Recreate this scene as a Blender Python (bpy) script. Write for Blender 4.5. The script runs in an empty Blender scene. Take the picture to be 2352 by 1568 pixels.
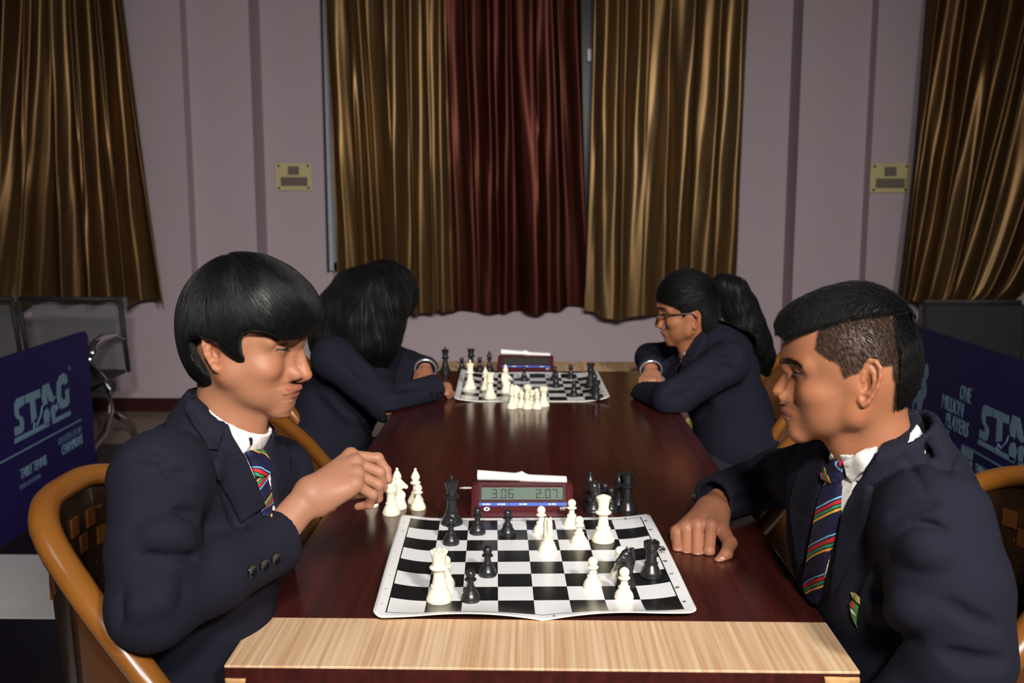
import bpy, bmesh, math, random
import numpy as np
from mathutils import Vector, Matrix, Euler
from mathutils import noise as mnoise

S = bpy.context.scene
COL = S.collection
random.seed(7)
RNG = np.random.default_rng(7)

# ------------------------------------------------------------------ camera
FPX, IW, IH, CAMZ = 2277.0, 2352, 1568, 1.385
PITCH = math.atan((784 - 460) / FPX)
YAW = math.atan(49 / math.hypot(FPX, 324))
cam_data = bpy.data.cameras.new('camera')
cam_data.sensor_width = 36
cam_data.lens = 36 * FPX / IW
cam_data.clip_start = 0.05
cam_data.dof.use_dof = True
cam_data.dof.focus_distance = 1.62
cam_data.dof.aperture_fstop = 6.3
cam = bpy.data.objects.new('camera', cam_data)
cam.location = (0, 0, CAMZ)
cam.rotation_euler = (math.pi / 2 - PITCH, 0, YAW)
COL.objects.link(cam)
S.camera = cam
CAM_M = np.array(Euler(cam.rotation_euler).to_matrix())
CAM_C = np.array([0, 0, CAMZ])

def ray(px, py):
    return CAM_M @ np.array([(px - IW / 2) / FPX, -(py - IH / 2) / FPX, -1.0])
def on_plane(px, py, z):
    d = ray(px, py); return CAM_C + d * (z - CAMZ) / d[2]
def at_depth(px, py, y):
    d = ray(px, py); return CAM_C + d * y / d[1]

# ------------------------------------------------------------------ world, lamps, exposure
world = bpy.data.worlds.new('world'); S.world = world; world.use_nodes = True
wn = world.node_tree.nodes['Background']
wn.inputs[0].default_value = (0.80, 0.86, 1.0, 1); wn.inputs[1].default_value = 0.01

def area(name, loc, target, size, power, color, size_y=None, spread=180):
    l = bpy.data.lights.new(name, 'AREA'); l.energy = power; l.color = color
    l.shape = 'RECTANGLE'; l.size = size; l.size_y = size_y or size; l.spread = math.radians(spread)
    o = bpy.data.objects.new(name, l); o.location = loc
    o.rotation_euler = (Vector(target) - Vector(loc)).to_track_quat('-Z', 'Y').to_euler()
    COL.objects.link(o); return o
area('lamp_right', (1.30, -1.30, 2.80), (0.1, 3.2, 0.9), 0.35, 31, (1.0, 0.955, 0.90), spread=78)
area('lamp_left', (0.20, -1.40, 2.80), (-0.1, 3.2, 0.9), 0.35, 30, (1.0, 0.955, 0.90), spread=78)
area('ceiling_light', (-1.6, 0.6, 3.15), (-1.2, 1.4, 0.0), 0.6, 5, (0.86, 0.92, 1.0))
S.view_settings.view_transform = 'Standard'
S.view_settings.look = 'None'
S.view_settings.exposure = 0.0
S.view_settings.gamma = 1.0
S.view_settings.use_curve_mapping = False

# ------------------------------------------------------------------ materials
def lin(c):
    return tuple(((x / 255) / 12.92 if x / 255 <= 0.04045 else ((x / 255 + 0.055) / 1.055) ** 2.4) for x in c)
def mat(name, color, rough=0.5, metal=0.0, spec=0.5, coat=0.0, sheen=0.0, noise=None, bump=None, attr=None, sss=0.0, aniso=0.0):
    """color linear rgb; noise=(scale xyz, amount, dark colour, detail); bump=(scale, strength, distance)"""
    m = bpy.data.materials.new(name); m.use_nodes = True
    nt = m.node_tree; b = nt.nodes['Principled BSDF']
    b.inputs['Base Color'].default_value = (*color, 1)
    b.inputs['Roughness'].default_value = rough
    b.inputs['Metallic'].default_value = metal
    b.inputs['Specular IOR Level'].default_value = spec
    b.inputs['Coat Weight'].default_value = coat
    b.inputs['Sheen Weight'].default_value = sheen
    b.inputs['Anisotropic'].default_value = aniso
    if sss:
        b.inputs['Subsurface Weight'].default_value = sss
        b.inputs['Subsurface Radius'].default_value = (1.0, 0.35, 0.2)
        b.inputs['Subsurface Scale'].default_value = 0.006
    src = None
    if attr:
        a = nt.nodes.new('ShaderNodeAttribute'); a.attribute_name = attr; src = a.outputs['Color']
    if noise or bump:
        tc = nt.nodes.new('ShaderNodeTexCoord')
    if noise:
        sc, amt, dark = noise[0], noise[1], noise[2]
        mp = nt.nodes.new('ShaderNodeMapping'); mp.inputs['Scale'].default_value = sc
        nt.links.new(tc.outputs['Object'], mp.inputs[0])
        n = nt.nodes.new('ShaderNodeTexNoise'); n.inputs['Scale'].default_value = 1.0
        n.inputs['Detail'].default_value = noise[3] if len(noise) > 3 else 4
        nt.links.new(mp.outputs[0], n.inputs['Vector'])
        r = nt.nodes.new('ShaderNodeMapRange'); r.inputs[1].default_value = 0.35; r.inputs[2].default_value = 0.65
        r.inputs[3].default_value = 0; r.inputs[4].default_value = amt
        nt.links.new(n.outputs[0], r.inputs[0])
        x = nt.nodes.new('ShaderNodeMix'); x.data_type = 'RGBA'
        x.inputs[6].default_value = (*color, 1); x.inputs[7].default_value = (*dark, 1)
        if src: nt.links.new(src, x.inputs[6])
        nt.links.new(r.outputs[0], x.inputs[0]); src = x.outputs[2]
    if src: nt.links.new(src, b.inputs['Base Color'])
    if bump:
        mp2 = nt.nodes.new('ShaderNodeMapping')
        mp2.inputs['Scale'].default_value = bump[0] if isinstance(bump[0], tuple) else (bump[0],) * 3
        nt.links.new(tc.outputs['Object'], mp2.inputs[0])
        n2 = nt.nodes.new('ShaderNodeTexNoise'); n2.inputs['Scale'].default_value = 1; n2.inputs['Detail'].default_value = 3
        nt.links.new(mp2.outputs[0], n2.inputs['Vector'])
        bp = nt.nodes.new('ShaderNodeBump'); bp.inputs['Strength'].default_value = bump[1]; bp.inputs['Distance'].default_value = bump[2]
        nt.links.new(n2.outputs[0], bp.inputs['Height']); nt.links.new(bp.outputs[0], b.inputs['Normal'])
    return m

M = {}
M['wall'] = mat('wall_paint', lin((188, 170, 179)), 0.7, noise=((3, 3, 3), 0.25, lin((184, 167, 171))))
M['ceiling'] = mat('ceiling_paint', lin((205, 200, 196)), 0.8)
M['skirting'] = mat('maroon_skirting', lin((58, 22, 28)), 0.35)
M['tile_white'] = mat('white_floor_tile', lin((238, 234, 232)), 0.25, noise=((2, 2, 2), 0.3, lin((198, 192, 186))))
M['tile_dark'] = mat('dark_floor_tile', lin((34, 26, 27)), 0.3, noise=((30, 30, 30), 0.5, lin((18, 15, 16))))  # for the dark rows before and behind the white one
M['tile_tan'] = mat('tan_floor_tile', lin((140, 122, 108)), 0.35, noise=((3, 3, 3), 0.4, lin((120, 102, 88))))
M['grout'] = mat('grout', lin((60, 54, 50)), 0.9)
M['mahogany'] = mat('mahogany_laminate', lin((68, 27, 24)), 0.2, spec=0.45, noise=((60, 2.5, 30), 0.7, lin((42, 19, 16)), 6))
M['beige'] = mat('beige_laminate', lin((220, 190, 156)), 0.38, noise=((150, 2.0, 40), 0.8, lin((184, 140, 98)), 7))
M['bare_wood'] = mat('bare_wood', lin((206, 160, 106)), 0.7, noise=((80, 30, 80), 0.6, lin((150, 104, 60))))
M['ivory'] = mat('ivory_plastic', lin((238, 230, 206)), 0.33, spec=0.45, sss=0.12)
M['ebony'] = mat('black_plastic', lin((34, 34, 36)), 0.30, spec=0.5)
M['mat_back'] = mat('vinyl_edge', lin((226, 222, 205)), 0.5)
M['clock_body'] = mat('clock_maroon', lin((76, 27, 32)), 0.35, noise=((300, 300, 300), 0.15, lin((60, 22, 26))))
M['clock_dark'] = mat('clock_dark_maroon', lin((52, 18, 22)), 0.4)
M['lever'] = mat('lever_white', lin((232, 232, 230)), 0.4)
M['lcd'] = mat('lcd_glass', lin((94, 108, 99)), 0.25)
M['lcd_far'] = mat('lcd_glass_dim', lin((50, 51, 50)), 0.25)
M['lcd_ink'] = mat('lcd_ink', lin((26, 36, 34)), 0.5)
M['lcd_faint'] = mat('lcd_faint', lin((86, 104, 96)), 0.5)
M['blue'] = mat('blue_buttons', lin((62, 92, 178)), 0.4)
M['print_white'] = mat('print_white', lin((220, 220, 222)), 0.6)
M['print_black'] = mat('print_black', lin((24, 24, 26)), 0.6)
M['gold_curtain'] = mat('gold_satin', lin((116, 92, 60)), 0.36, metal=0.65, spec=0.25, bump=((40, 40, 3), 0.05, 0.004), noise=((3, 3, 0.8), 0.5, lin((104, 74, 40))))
M['gold_dim'] = mat('gold_satin_shaded', lin((104, 80, 50)), 0.36, metal=0.65, spec=0.25, bump=((40, 40, 3), 0.05, 0.004), noise=((3, 3, 0.8), 0.5, lin((92, 62, 34))))  # same gold satin, darkened for the weaker light at the side walls
M['maroon_curtain'] = mat('maroon_satin', lin((70, 33, 21)), 0.38, metal=0.65, spec=0.2, bump=((40, 40, 3), 0.05, 0.004), noise=((3, 3, 0.8), 0.6, lin((62, 20, 18))))
M['aluminium'] = mat('window_aluminium', lin((168, 176, 186)), 0.45, metal=0.3)
M['glass_dark'] = mat('night_glass', lin((10, 11, 13)), 0.3, spec=0.15)
M['banner_blue'] = mat('banner_blue', lin((34, 28, 92)), 0.6, spec=0.25)
M['banner_ink'] = mat('banner_print', lin((128, 162, 184)), 0.6, spec=0.25)
M['banner_ink2'] = mat('banner_print_dim', lin((84, 104, 138)), 0.6, spec=0.25)
M['steel'] = mat('brushed_steel', lin((150, 152, 154)), 0.42, metal=0.7)
M['chrome'] = mat('chrome', lin((200, 202, 204)), 0.12, metal=1.0)
M['seat_black'] = mat('black_upholstery', lin((46, 44, 46)), 0.6)
M['chair_rim'] = mat('chair_amber_plastic', lin((134, 84, 32)), 0.28, coat=0.25, noise=((6, 6, 6), 0.5, lin((112, 64, 22))))
M['chair_shell'] = mat('chair_brown_plastic', lin((84, 48, 20)), 0.3, coat=0.2)
M['chair_back'] = mat('chair_dark_plastic', lin((38, 25, 16)), 0.26, coat=0.2)
M['plate'] = mat('cream_plate', lin((206, 190, 140)), 0.5)
M['plate_ink'] = mat('plate_ink', lin((112, 98, 88)), 0.6)
M['screw'] = mat('screw_dark', lin((40, 36, 32)), 0.4, metal=0.6)

# ------------------------------------------------------------------ mesh helpers
def mesh_from(name, verts, faces, m=None, smooth=True):
    me = bpy.data.meshes.new(name)
    if isinstance(verts, np.ndarray): verts = verts.astype(float).tolist()
    if isinstance(faces, np.ndarray): faces = faces.tolist()
    me.from_pydata(verts, [], faces); me.update()
    if smooth: me.polygons.foreach_set('use_smooth', [True] * len(me.polygons))
    for x in (m if isinstance(m, (list, tuple)) else [m]):
        if x: me.materials.append(x)
    return me
def put(name, me, parent=None, loc=(0, 0, 0), rot=(0, 0, 0)):
    o = bpy.data.objects.new(name, me); o.location = loc; o.rotation_euler = rot
    if parent: o.parent = parent
    COL.objects.link(o); return o
def tag(o, label, cat, group=None):
    o['label'] = label; o['category'] = cat
    if group: o['group'] = group
    return o
def structure(o, label=None):
    o['kind'] = 'structure'
    if label: o['label'] = label
    return o
def stuff(o):
    o['kind'] = 'stuff'; return o
def empty(name, loc, label, cat, group=None, rz=0.0):
    o = bpy.data.objects.new(name, None); o.location = loc; o.rotation_euler = (0, 0, rz); o.empty_display_size = 0.05
    COL.objects.link(o); return tag(o, label, cat, group)

class MB:
    """collects simple solids, then links them as one mesh"""
    def __init__(self): self.v = []; self.f = []; self.mi = []; self.cur = 0
    def add(self, vs, fs):
        n = len(self.v); self.v += [tuple(map(float, p)) for p in vs]; self.f += [tuple(n + i for i in q) for q in fs]
        self.mi += [self.cur] * len(fs); return self
    def box(self, x0, x1, y0, y1, z0, z1, bev=0.0):
        bm = bmesh.new()
        bmesh.ops.create_cube(bm, size=1)
        for v in bm.verts:
            v.co = ((x0 + x1) / 2 + v.co.x * (x1 - x0), (y0 + y1) / 2 + v.co.y * (y1 - y0), (z0 + z1) / 2 + v.co.z * (z1 - z0))
        if bev: bmesh.ops.bevel(bm, geom=bm.edges[:], offset=bev, segments=2, affect='EDGES', profile=0.5)
        return self.bm(bm)
    def bm(self, bm, mtx=None):
        bm.verts.ensure_lookup_table(); bm.verts.index_update()
        vs = [(mtx @ v.co if mtx else v.co.copy()) for v in bm.verts]
        fs = [[v.index for v in f.verts] for f in bm.faces]; bm.free()
        return self.add(vs, fs)
    def lathe(self, prof, n=28, c=(0, 0, 0)):
        vs, fs = [], []
        for r, z in prof:
            for k in range(n):
                a = 2 * math.pi * k / n; vs.append((c[0] + r * math.cos(a), c[1] + r * math.sin(a), c[2] + z))
        for i in range(len(prof) - 1):
            for k in range(n):
                a, b = i * n + k, i * n + (k + 1) % n; fs.append((a, b, b + n, a + n))
        fs.append(tuple(range(n))[::-1]); fs.append(tuple(range((len(prof) - 1) * n, len(prof) * n)))
        return self.add(vs, fs)
    def tube(self, pts, r, n=10, closed=False, squash=None):
        pts = [Vector(p) for p in pts]; rs = r if isinstance(r, (list, tuple)) else [r] * len(pts)
        vs, fs = [], []; up = Vector((0, 0, 1)); N = len(pts)
        for i, p in enumerate(pts):
            a = pts[(i - 1) % N] if closed or i else p; b = pts[(i + 1) % N] if closed or i < N - 1 else p
            t = (b - a).normalized(); u = up if abs(t.dot(up)) < 0.98 else Vector((1, 0, 0))
            e1 = t.cross(u).normalized(); e2 = e1.cross(t).normalized()
            s1, s2 = squash if squash else (1, 1)
            for k in range(n):
                q = 2 * math.pi * k / n; vs.append(p + e1 * math.cos(q) * rs[i] * s1 + e2 * math.sin(q) * rs[i] * s2)
        for i in range(N if closed else N - 1):
            j = (i + 1) % N
            for k in range(n): fs.append((i * n + k, i * n + (k + 1) % n, j * n + (k + 1) % n, j * n + k))
        if not closed: fs.append(tuple(range(n))[::-1]); fs.append(tuple(range((N - 1) * n, N * n)))
        return self.add(vs, fs)
    def prism(self, poly, d, o=(0, 0, 0), u=(1, 0, 0), v=(0, 1, 0)):
        """flat polygon in (u,v), thickness d along u x v"""
        o, u, v = Vector(o), Vector(u), Vector(v); w = u.cross(v).normalized() * d; n = len(poly)
        b = [o + u * x + v * y for x, y in poly]
        return self.add(b + [p + w for p in b], [tuple(range(n))[::-1], tuple(range(n, 2 * n))] + [(i, (i + 1) % n, n + (i + 1) % n, n + i) for i in range(n)])
    def mesh(self, name, m, smooth=False, angle=None):
        me = mesh_from(name, self.v, self.f, m, smooth)
        me.polygons.foreach_set('material_index', self.mi)
        if angle is not None:
            me.polygons.foreach_set('use_smooth', [True] * len(me.polygons)); me.set_sharp_from_angle(angle=math.radians(angle))
        return me
    def build(self, name, m, parent=None, loc=(0, 0, 0), rot=(0, 0, 0), smooth=False, angle=None):
        return put(name, self.mesh(name, m, smooth, angle), parent, loc, rot)
def rrect(w, h, r, n=5):
    out = []
    for cx, cy, a0 in ((w / 2 - r, h / 2 - r, 0), (-w / 2 + r, h / 2 - r, 90), (-w / 2 + r, -h / 2 + r, 180), (w / 2 - r, -h / 2 + r, 270)):
        for k in range(n + 1):
            a = math.radians(a0 + 90 * k / n); out.append((cx + r * math.cos(a), cy + r * math.sin(a)))
    return out
def text_mesh(s, size, m, name='lettering', extrude=0.0008, shear=0.0, sx=1.0, align='LEFT', bold=0.0, spacing=1.0):
    cu = bpy.data.curves.new(name, 'FONT'); cu.body = s; cu.size = size; cu.extrude = extrude; cu.shear = shear
    cu.align_x = align; cu.offset = bold; cu.resolution_u = 3; cu.space_character = spacing
    o = bpy.data.objects.new(name, cu); COL.objects.link(o)
    dg = bpy.context.evaluated_depsgraph_get(); me = bpy.data.meshes.new_from_object(o.evaluated_get(dg))
    bpy.data.objects.remove(o); bpy.data.curves.remove(cu)
    me.name = name; me.materials.clear(); me.materials.append(m)
    for v in me.vertices: v.co.x *= sx
    return me
def smoothstep(x): x = np.clip(x, 0, 1); return x * x * (3 - 2 * x)

# ------------------------------------------------------------------ implicit modelling
class Vol:
    """signed distance grid; smooth unions and cuts of simple shapes, meshed with surface nets"""
    def __init__(s, lo, hi, res):
        s.lo = np.array(lo, float); s.res = res; s.n = np.ceil((np.array(hi) - s.lo) / res).astype(int) + 1
        s.D = np.full(tuple(s.n), 0.1, np.float32)
    def sl(s, lo, hi):
        a = np.clip(np.floor((np.array(lo) - s.lo) / s.res).astype(int), 0, s.n); b = np.clip(np.ceil((np.array(hi) - s.lo) / s.res).astype(int) + 1, 0, s.n)
        idx = tuple(slice(i, j) for i, j in zip(a, b))
        g = [(s.lo[k] + s.res * np.arange(a[k], b[k])).astype(np.float32).reshape([-1 if q == k else 1 for q in range(3)]) for k in range(3)]
        return idx, g
    def op(s, fn, lo, hi, k, cut=False):
        pad = k + 3 * s.res
        idx, (x, y, z) = s.sl(np.array(lo) - pad, np.array(hi) + pad)
        if min(i.stop - i.start for i in idx) <= 0: return s
        d = fn(x, y, z); D = s.D[idx]
        if cut: D, d = -D, d
        if k > 0:
            h = np.maximum(k - np.abs(D - d), 0) / k; R = np.minimum(D, d) - h * h * k * 0.25
        else: R = np.minimum(D, d)
        s.D[idx] = -R if cut else R
        return s
    def ball(s, c, r, k=0.01, cut=False, rot=None):
        r = np.array([r] * 3 if np.isscalar(r) else r, float); c = np.array(c, float); m = r.min(); R = None if rot is None else np.array(Euler(rot).to_matrix()).T
        def fn(x, y, z):
            X, Y, Z = x - c[0], y - c[1], z - c[2]
            if R is not None: X, Y, Z = [R[i, 0] * X + R[i, 1] * Y + R[i, 2] * Z for i in range(3)]
            a = np.sqrt((X / r[0]) ** 2 + (Y / r[1]) ** 2 + (Z / r[2]) ** 2)
            b = np.sqrt((X / r[0] ** 2) ** 2 + (Y / r[1] ** 2) ** 2 + (Z / r[2] ** 2) ** 2) + 1e-9
            return (a * (a - 1) / b).astype(np.float32) if m < r.max() * 0.999 else ((a - 1) * m).astype(np.float32)
        e = r.max() if rot is not None else r
        return s.op(fn, c - e, c + e, k, cut)
    def cone(s, a, b, ra, rb, k=0.01, cut=False, flat=None):
        """round cone a->b; flat=(axis, factor) squeezes it along the axis"""
        a = np.array(a, float); b = np.array(b, float); ab = b - a; L2 = (ab ** 2).sum() + 1e-12
        def fn(x, y, z):
            X, Y, Z = x - a[0], y - a[1], z - a[2]
            t = np.clip((X * ab[0] + Y * ab[1] + Z * ab[2]) / L2, 0, 1)
            X, Y, Z = X - t * ab[0], Y - t * ab[1], Z - t * ab[2]
            f = 1.0
            if flat:
                n = np.array(flat[0], float); n /= np.linalg.norm(n); f = flat[1]; q = (X * n[0] + Y * n[1] + Z * n[2]) * (1 / f - 1)
                X, Y, Z = X + q * n[0], Y + q * n[1], Z + q * n[2]
            return ((np.sqrt(X * X + Y * Y + Z * Z) - (ra + (rb - ra) * t)) * min(1, f)).astype(np.float32)
        R = max(ra, rb)
        return s.op(fn, np.minimum(a, b) - R, np.maximum(a, b) + R, k, cut)
    def chain(s, pts, rs, k=0.005, cut=False, flat=None):
        for i in range(len(pts) - 1): s.cone(pts[i], pts[i + 1], rs[i], rs[i + 1], k, cut, flat)
        return s
    def half(s, p, n, k=0.004, lo=None, hi=None):
        """cut away everything on the side n points to"""
        p = np.array(p, float); n = np.array(n, float); n /= np.linalg.norm(n)
        lo = s.lo if lo is None else lo; hi = s.lo + s.n * s.res if hi is None else hi
        return s.op(lambda x, y, z: (-((x - p[0]) * n[0] + (y - p[1]) * n[1] + (z - p[2]) * n[2])).astype(np.float32), lo, hi, k, True)
    def sample(s, P):
        q = np.clip((np.atleast_2d(P) - s.lo) / s.res, 0, s.n - 1.001); i = np.floor(q).astype(int); f = q - i; out = 0
        for dx in (0, 1):
            for dy in (0, 1):
                for dz in (0, 1):
                    w = (f[:, 0] if dx else 1 - f[:, 0]) * (f[:, 1] if dy else 1 - f[:, 1]) * (f[:, 2] if dz else 1 - f[:, 2])
                    out = out + w * s.D[i[:, 0] + dx, i[:, 1] + dy, i[:, 2] + dz]
        return out
    def grad(s, P):
        e = s.res; P = np.atleast_2d(P); g = np.stack([s.sample(P + e * np.eye(3)[k]) - s.sample(P - e * np.eye(3)[k]) for k in range(3)], 1)
        return g / (np.linalg.norm(g, axis=1, keepdims=True) + 1e-9)
    def hit(s, px, py, off=0.0, start=0.6, stop=5.0):
        """first surface point along the sight lines through the pixels"""
        d = np.stack([ray(a, b) for a, b in zip(np.ravel(px), np.ravel(py))]); d /= np.linalg.norm(d, axis=1, keepdims=True)
        t = np.full(len(d), start); lo, hi = s.lo, s.lo + s.res * (s.n - 1)
        with np.errstate(divide='ignore'):
            t0 = (lo - CAM_C) / d; t1 = (hi - CAM_C) / d
        t = np.maximum(t, np.minimum(t0, t1).max(1)); far = np.maximum(t0, t1).min(1)
        for _ in range(160): t = np.minimum(t + np.maximum(s.sample(CAM_C + d * t[:, None]) * 0.8, -0.003), far + 0.001)
        P = CAM_C + d * t[:, None]; ok = np.abs(s.sample(P)) < 0.004
        n = s.grad(P); return P + n * off, n, ok
    def mesh(s):
        D = s.D; sg = D < 0; nx, ny, nz = D.shape
        c = np.zeros((nx - 1, ny - 1, nz - 1), np.int8)
        for i in (0, 1):
            for j in (0, 1):
                for k in (0, 1): c += sg[i:nx - 1 + i, j:ny - 1 + j, k:nz - 1 + k]
        act = np.argwhere((c > 0) & (c < 8)); ids = np.full(c.shape, -1, np.int64); ids[tuple(act.T)] = np.arange(len(act))
        acc = np.zeros((len(act), 3)); cnt = np.zeros(len(act))
        cor = [(i, j, k) for i in (0, 1) for j in (0, 1) for k in (0, 1)]
        val = {q: D[act[:, 0] + q[0], act[:, 1] + q[1], act[:, 2] + q[2]] for q in cor}
        for q in cor:
            for ax in range(3):
                if q[ax] == 0:
                    r = list(q); r[ax] = 1; r = tuple(r); a, b = val[q], val[r]; m = (a < 0) != (b < 0)
                    t = np.where(m, a / np.where(m, a - b, 1), 0); p = np.array(q, float)[None].repeat(len(act), 0); p[:, ax] += t
                    acc[m] += p[m]; cnt[m] += 1
        V = s.lo + s.res * (act + acc / cnt[:, None]); F = []
        for ax in range(3):
            u, v = (ax + 1) % 3, (ax + 2) % 3
            A = np.take(sg, range(0, D.shape[ax] - 1), ax); B = np.take(sg, range(1, D.shape[ax]), ax)
            e = np.argwhere(A != B); ok = (e[:, u] > 0) & (e[:, v] > 0) & (e[:, u] < D.shape[u] - 1) & (e[:, v] < D.shape[v] - 1); e = e[ok]
            flip = sg[tuple(e.T)]
            q = []
            for du, dv in ((-1, -1), (0, -1), (0, 0), (-1, 0)):
                t = e.copy(); t[:, u] += du; t[:, v] += dv; q.append(ids[tuple(t.T)])
            q = np.stack(q, 1); q[~flip] = q[~flip][:, ::-1]; F.append(q)
        return V, np.concatenate(F)

def relax(V, F, it=2, lam=0.5):
    e = np.concatenate([F[:, [0, 1]], F[:, [1, 2]], F[:, [2, 3]], F[:, [3, 0]]])
    for _ in range(it):
        a = np.zeros_like(V); n = np.zeros(len(V))
        for i, j in ((0, 1), (1, 0)):
            np.add.at(a, e[:, i], V[e[:, j]]); np.add.at(n, e[:, i], 1)
        V = V + lam * (a / np.maximum(n, 1)[:, None] - V)
    return V
def set_colors(me, cols, name='tint'):
    a = me.color_attributes.new(name, 'FLOAT_COLOR', 'POINT')
    a.data.foreach_set('color', np.concatenate([cols, np.ones((len(cols), 1))], 1).astype(np.float32).ravel())
def fbm(P, scale, oct=3):
    out = np.zeros(len(P)); rs = np.random.RandomState(3); amp = 1.0
    for o in range(oct):
        for _ in range(4):
            k = rs.normal(size=3); k *= scale * 2 ** o / np.linalg.norm(k) * rs.uniform(0.7, 1.3); out += amp * np.sin(P @ k + rs.uniform(0, 6.28)) / 4
        amp *= 0.5
    return out
# ------------------------------------------------------------------ setting
YA, YB, YC = 6.40, 6.52, 6.78          # three wall steps, nearest to farthest
CEIL = 3.3
def wall_box(name, x0, x1, y0, y1, z0, z1, m='wall'):
    return structure(MB().box(x0, x1, y0, y1, z0, z1).build(name, M[m]))
wall_box('wall_back', -1.82, 1.70, YC, YC + 0.2, 0, CEIL)
w = wall_box('wall_back_left', -2.22, -1.82, YB, YC + 0.2, 0, CEIL)
w = wall_box('wall_back_right', 1.70, 2.13, YB, YC + 0.2, 0, CEIL)
wall_box('wall_far_left', -4.2, -2.22, YA, YC + 0.2, 0, CEIL)
wall_box('wall_far_right', 2.13, 4.2, YA, YC + 0.2, 0, CEIL)
wall_box('wall_left', -4.4, -4.2, -3.2, YC + 0.2, 0, CEIL)
wall_box('wall_right', 4.2, 4.4, -3.2, YC + 0.2, 0, CEIL)
wall_box('wall_front', -4.2, 4.2, -3.4, -3.2, 0, CEIL)
wall_box('ceiling', -4.4, 4.4, -3.4, YC + 0.2, CEIL, CEIL + 0.1, 'ceiling')
for n, (x0, x1, y) in dict(baseboard_left=(-4.2, -2.22, YA), baseboard_left_step=(-2.208, -1.82, YB), baseboard_back=(-1.808, 1.688, YC),
                           baseboard_right_step=(1.70, 2.118, YB), baseboard_right=(2.13, 4.2, YA)).items():
    structure(MB().box(x0, x1, y - 0.012, y, 0, 0.09, 0.003).build(n, M['skirting']))
# floor: slab with tiles laid on it as parts
fl = structure(MB().box(-4.4, 4.4, -3.4, YC + 0.2, -0.12, -0.004).build('floor', M['grout']))
tile_me = {}
for kind in ('tile_white', 'tile_dark', 'tile_tan'):
    tile_me[kind] = MB().box(-0.2985, 0.2985, -0.2985, 0.2985, -0.004, 0.0, 0.0012).mesh('floor_tile', M[kind])
for j in range(-10, 7):
    for i in range(-4, 10):
        y0 = 3.12 + 0.6 * j; x0 = -1.84 + 0.6 * i
        kind = 'tile_white' if j == 0 or j < -2 else ('tile_tan' if j >= 4 else 'tile_dark')
        if y0 + 0.6 > YC + 0.1: continue
        put('floor_tile', tile_me[kind], fl, (x0 + 0.3, y0 + 0.3, 0))

# windows behind the curtains
def window(name, x0, x1, z0, z1, y, mull):
    w = structure(MB().box(x0, x1, y - 0.012, y - 0.006, z0, z1).build(name, M['glass_dark']), 'dark night window behind the curtains')
    f = MB()
    for a, b, c, d in ((x0 - 0.03, x0 + 0.03, z0 - 0.03, z1), (x1 - 0.03, x1 + 0.03, z0 - 0.03, z1), (x0, x1, z0 - 0.03, z0 + 0.03), (x0, x1, z1 - 0.03, z1)):
        f.box(a, b, y - 0.05, y - 0.001, c, d, 0.004)
    for x in mull: f.box(x - 0.02, x + 0.02, y - 0.04, y - 0.002, z0, z1, 0.004)
    f.build('window_frame', M['aluminium'], w)
    g = MB().box(x0 - 0.042, x0 - 0.031, y - 0.055, y - 0.001, z0 - 0.035, z1, 0.002); g.build('rubber_gasket', M['screw'], w)
    return w
w1 = window('window_1', -1.36, 1.34, 0.94, 2.95, YC, (-0.45, 0.24))
MB().box(0.352, 0.376, YC - 0.055, YC - 0.036, 2.29, 2.37, 0.003).build('window_latch', M['print_white'], w1)
window('window_2', -3.9, -2.75, 1.0, 2.9, YA, (-3.3,))
window('window_3', 2.62, 3.9, 1.0, 2.9, YA, (3.2,))

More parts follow.
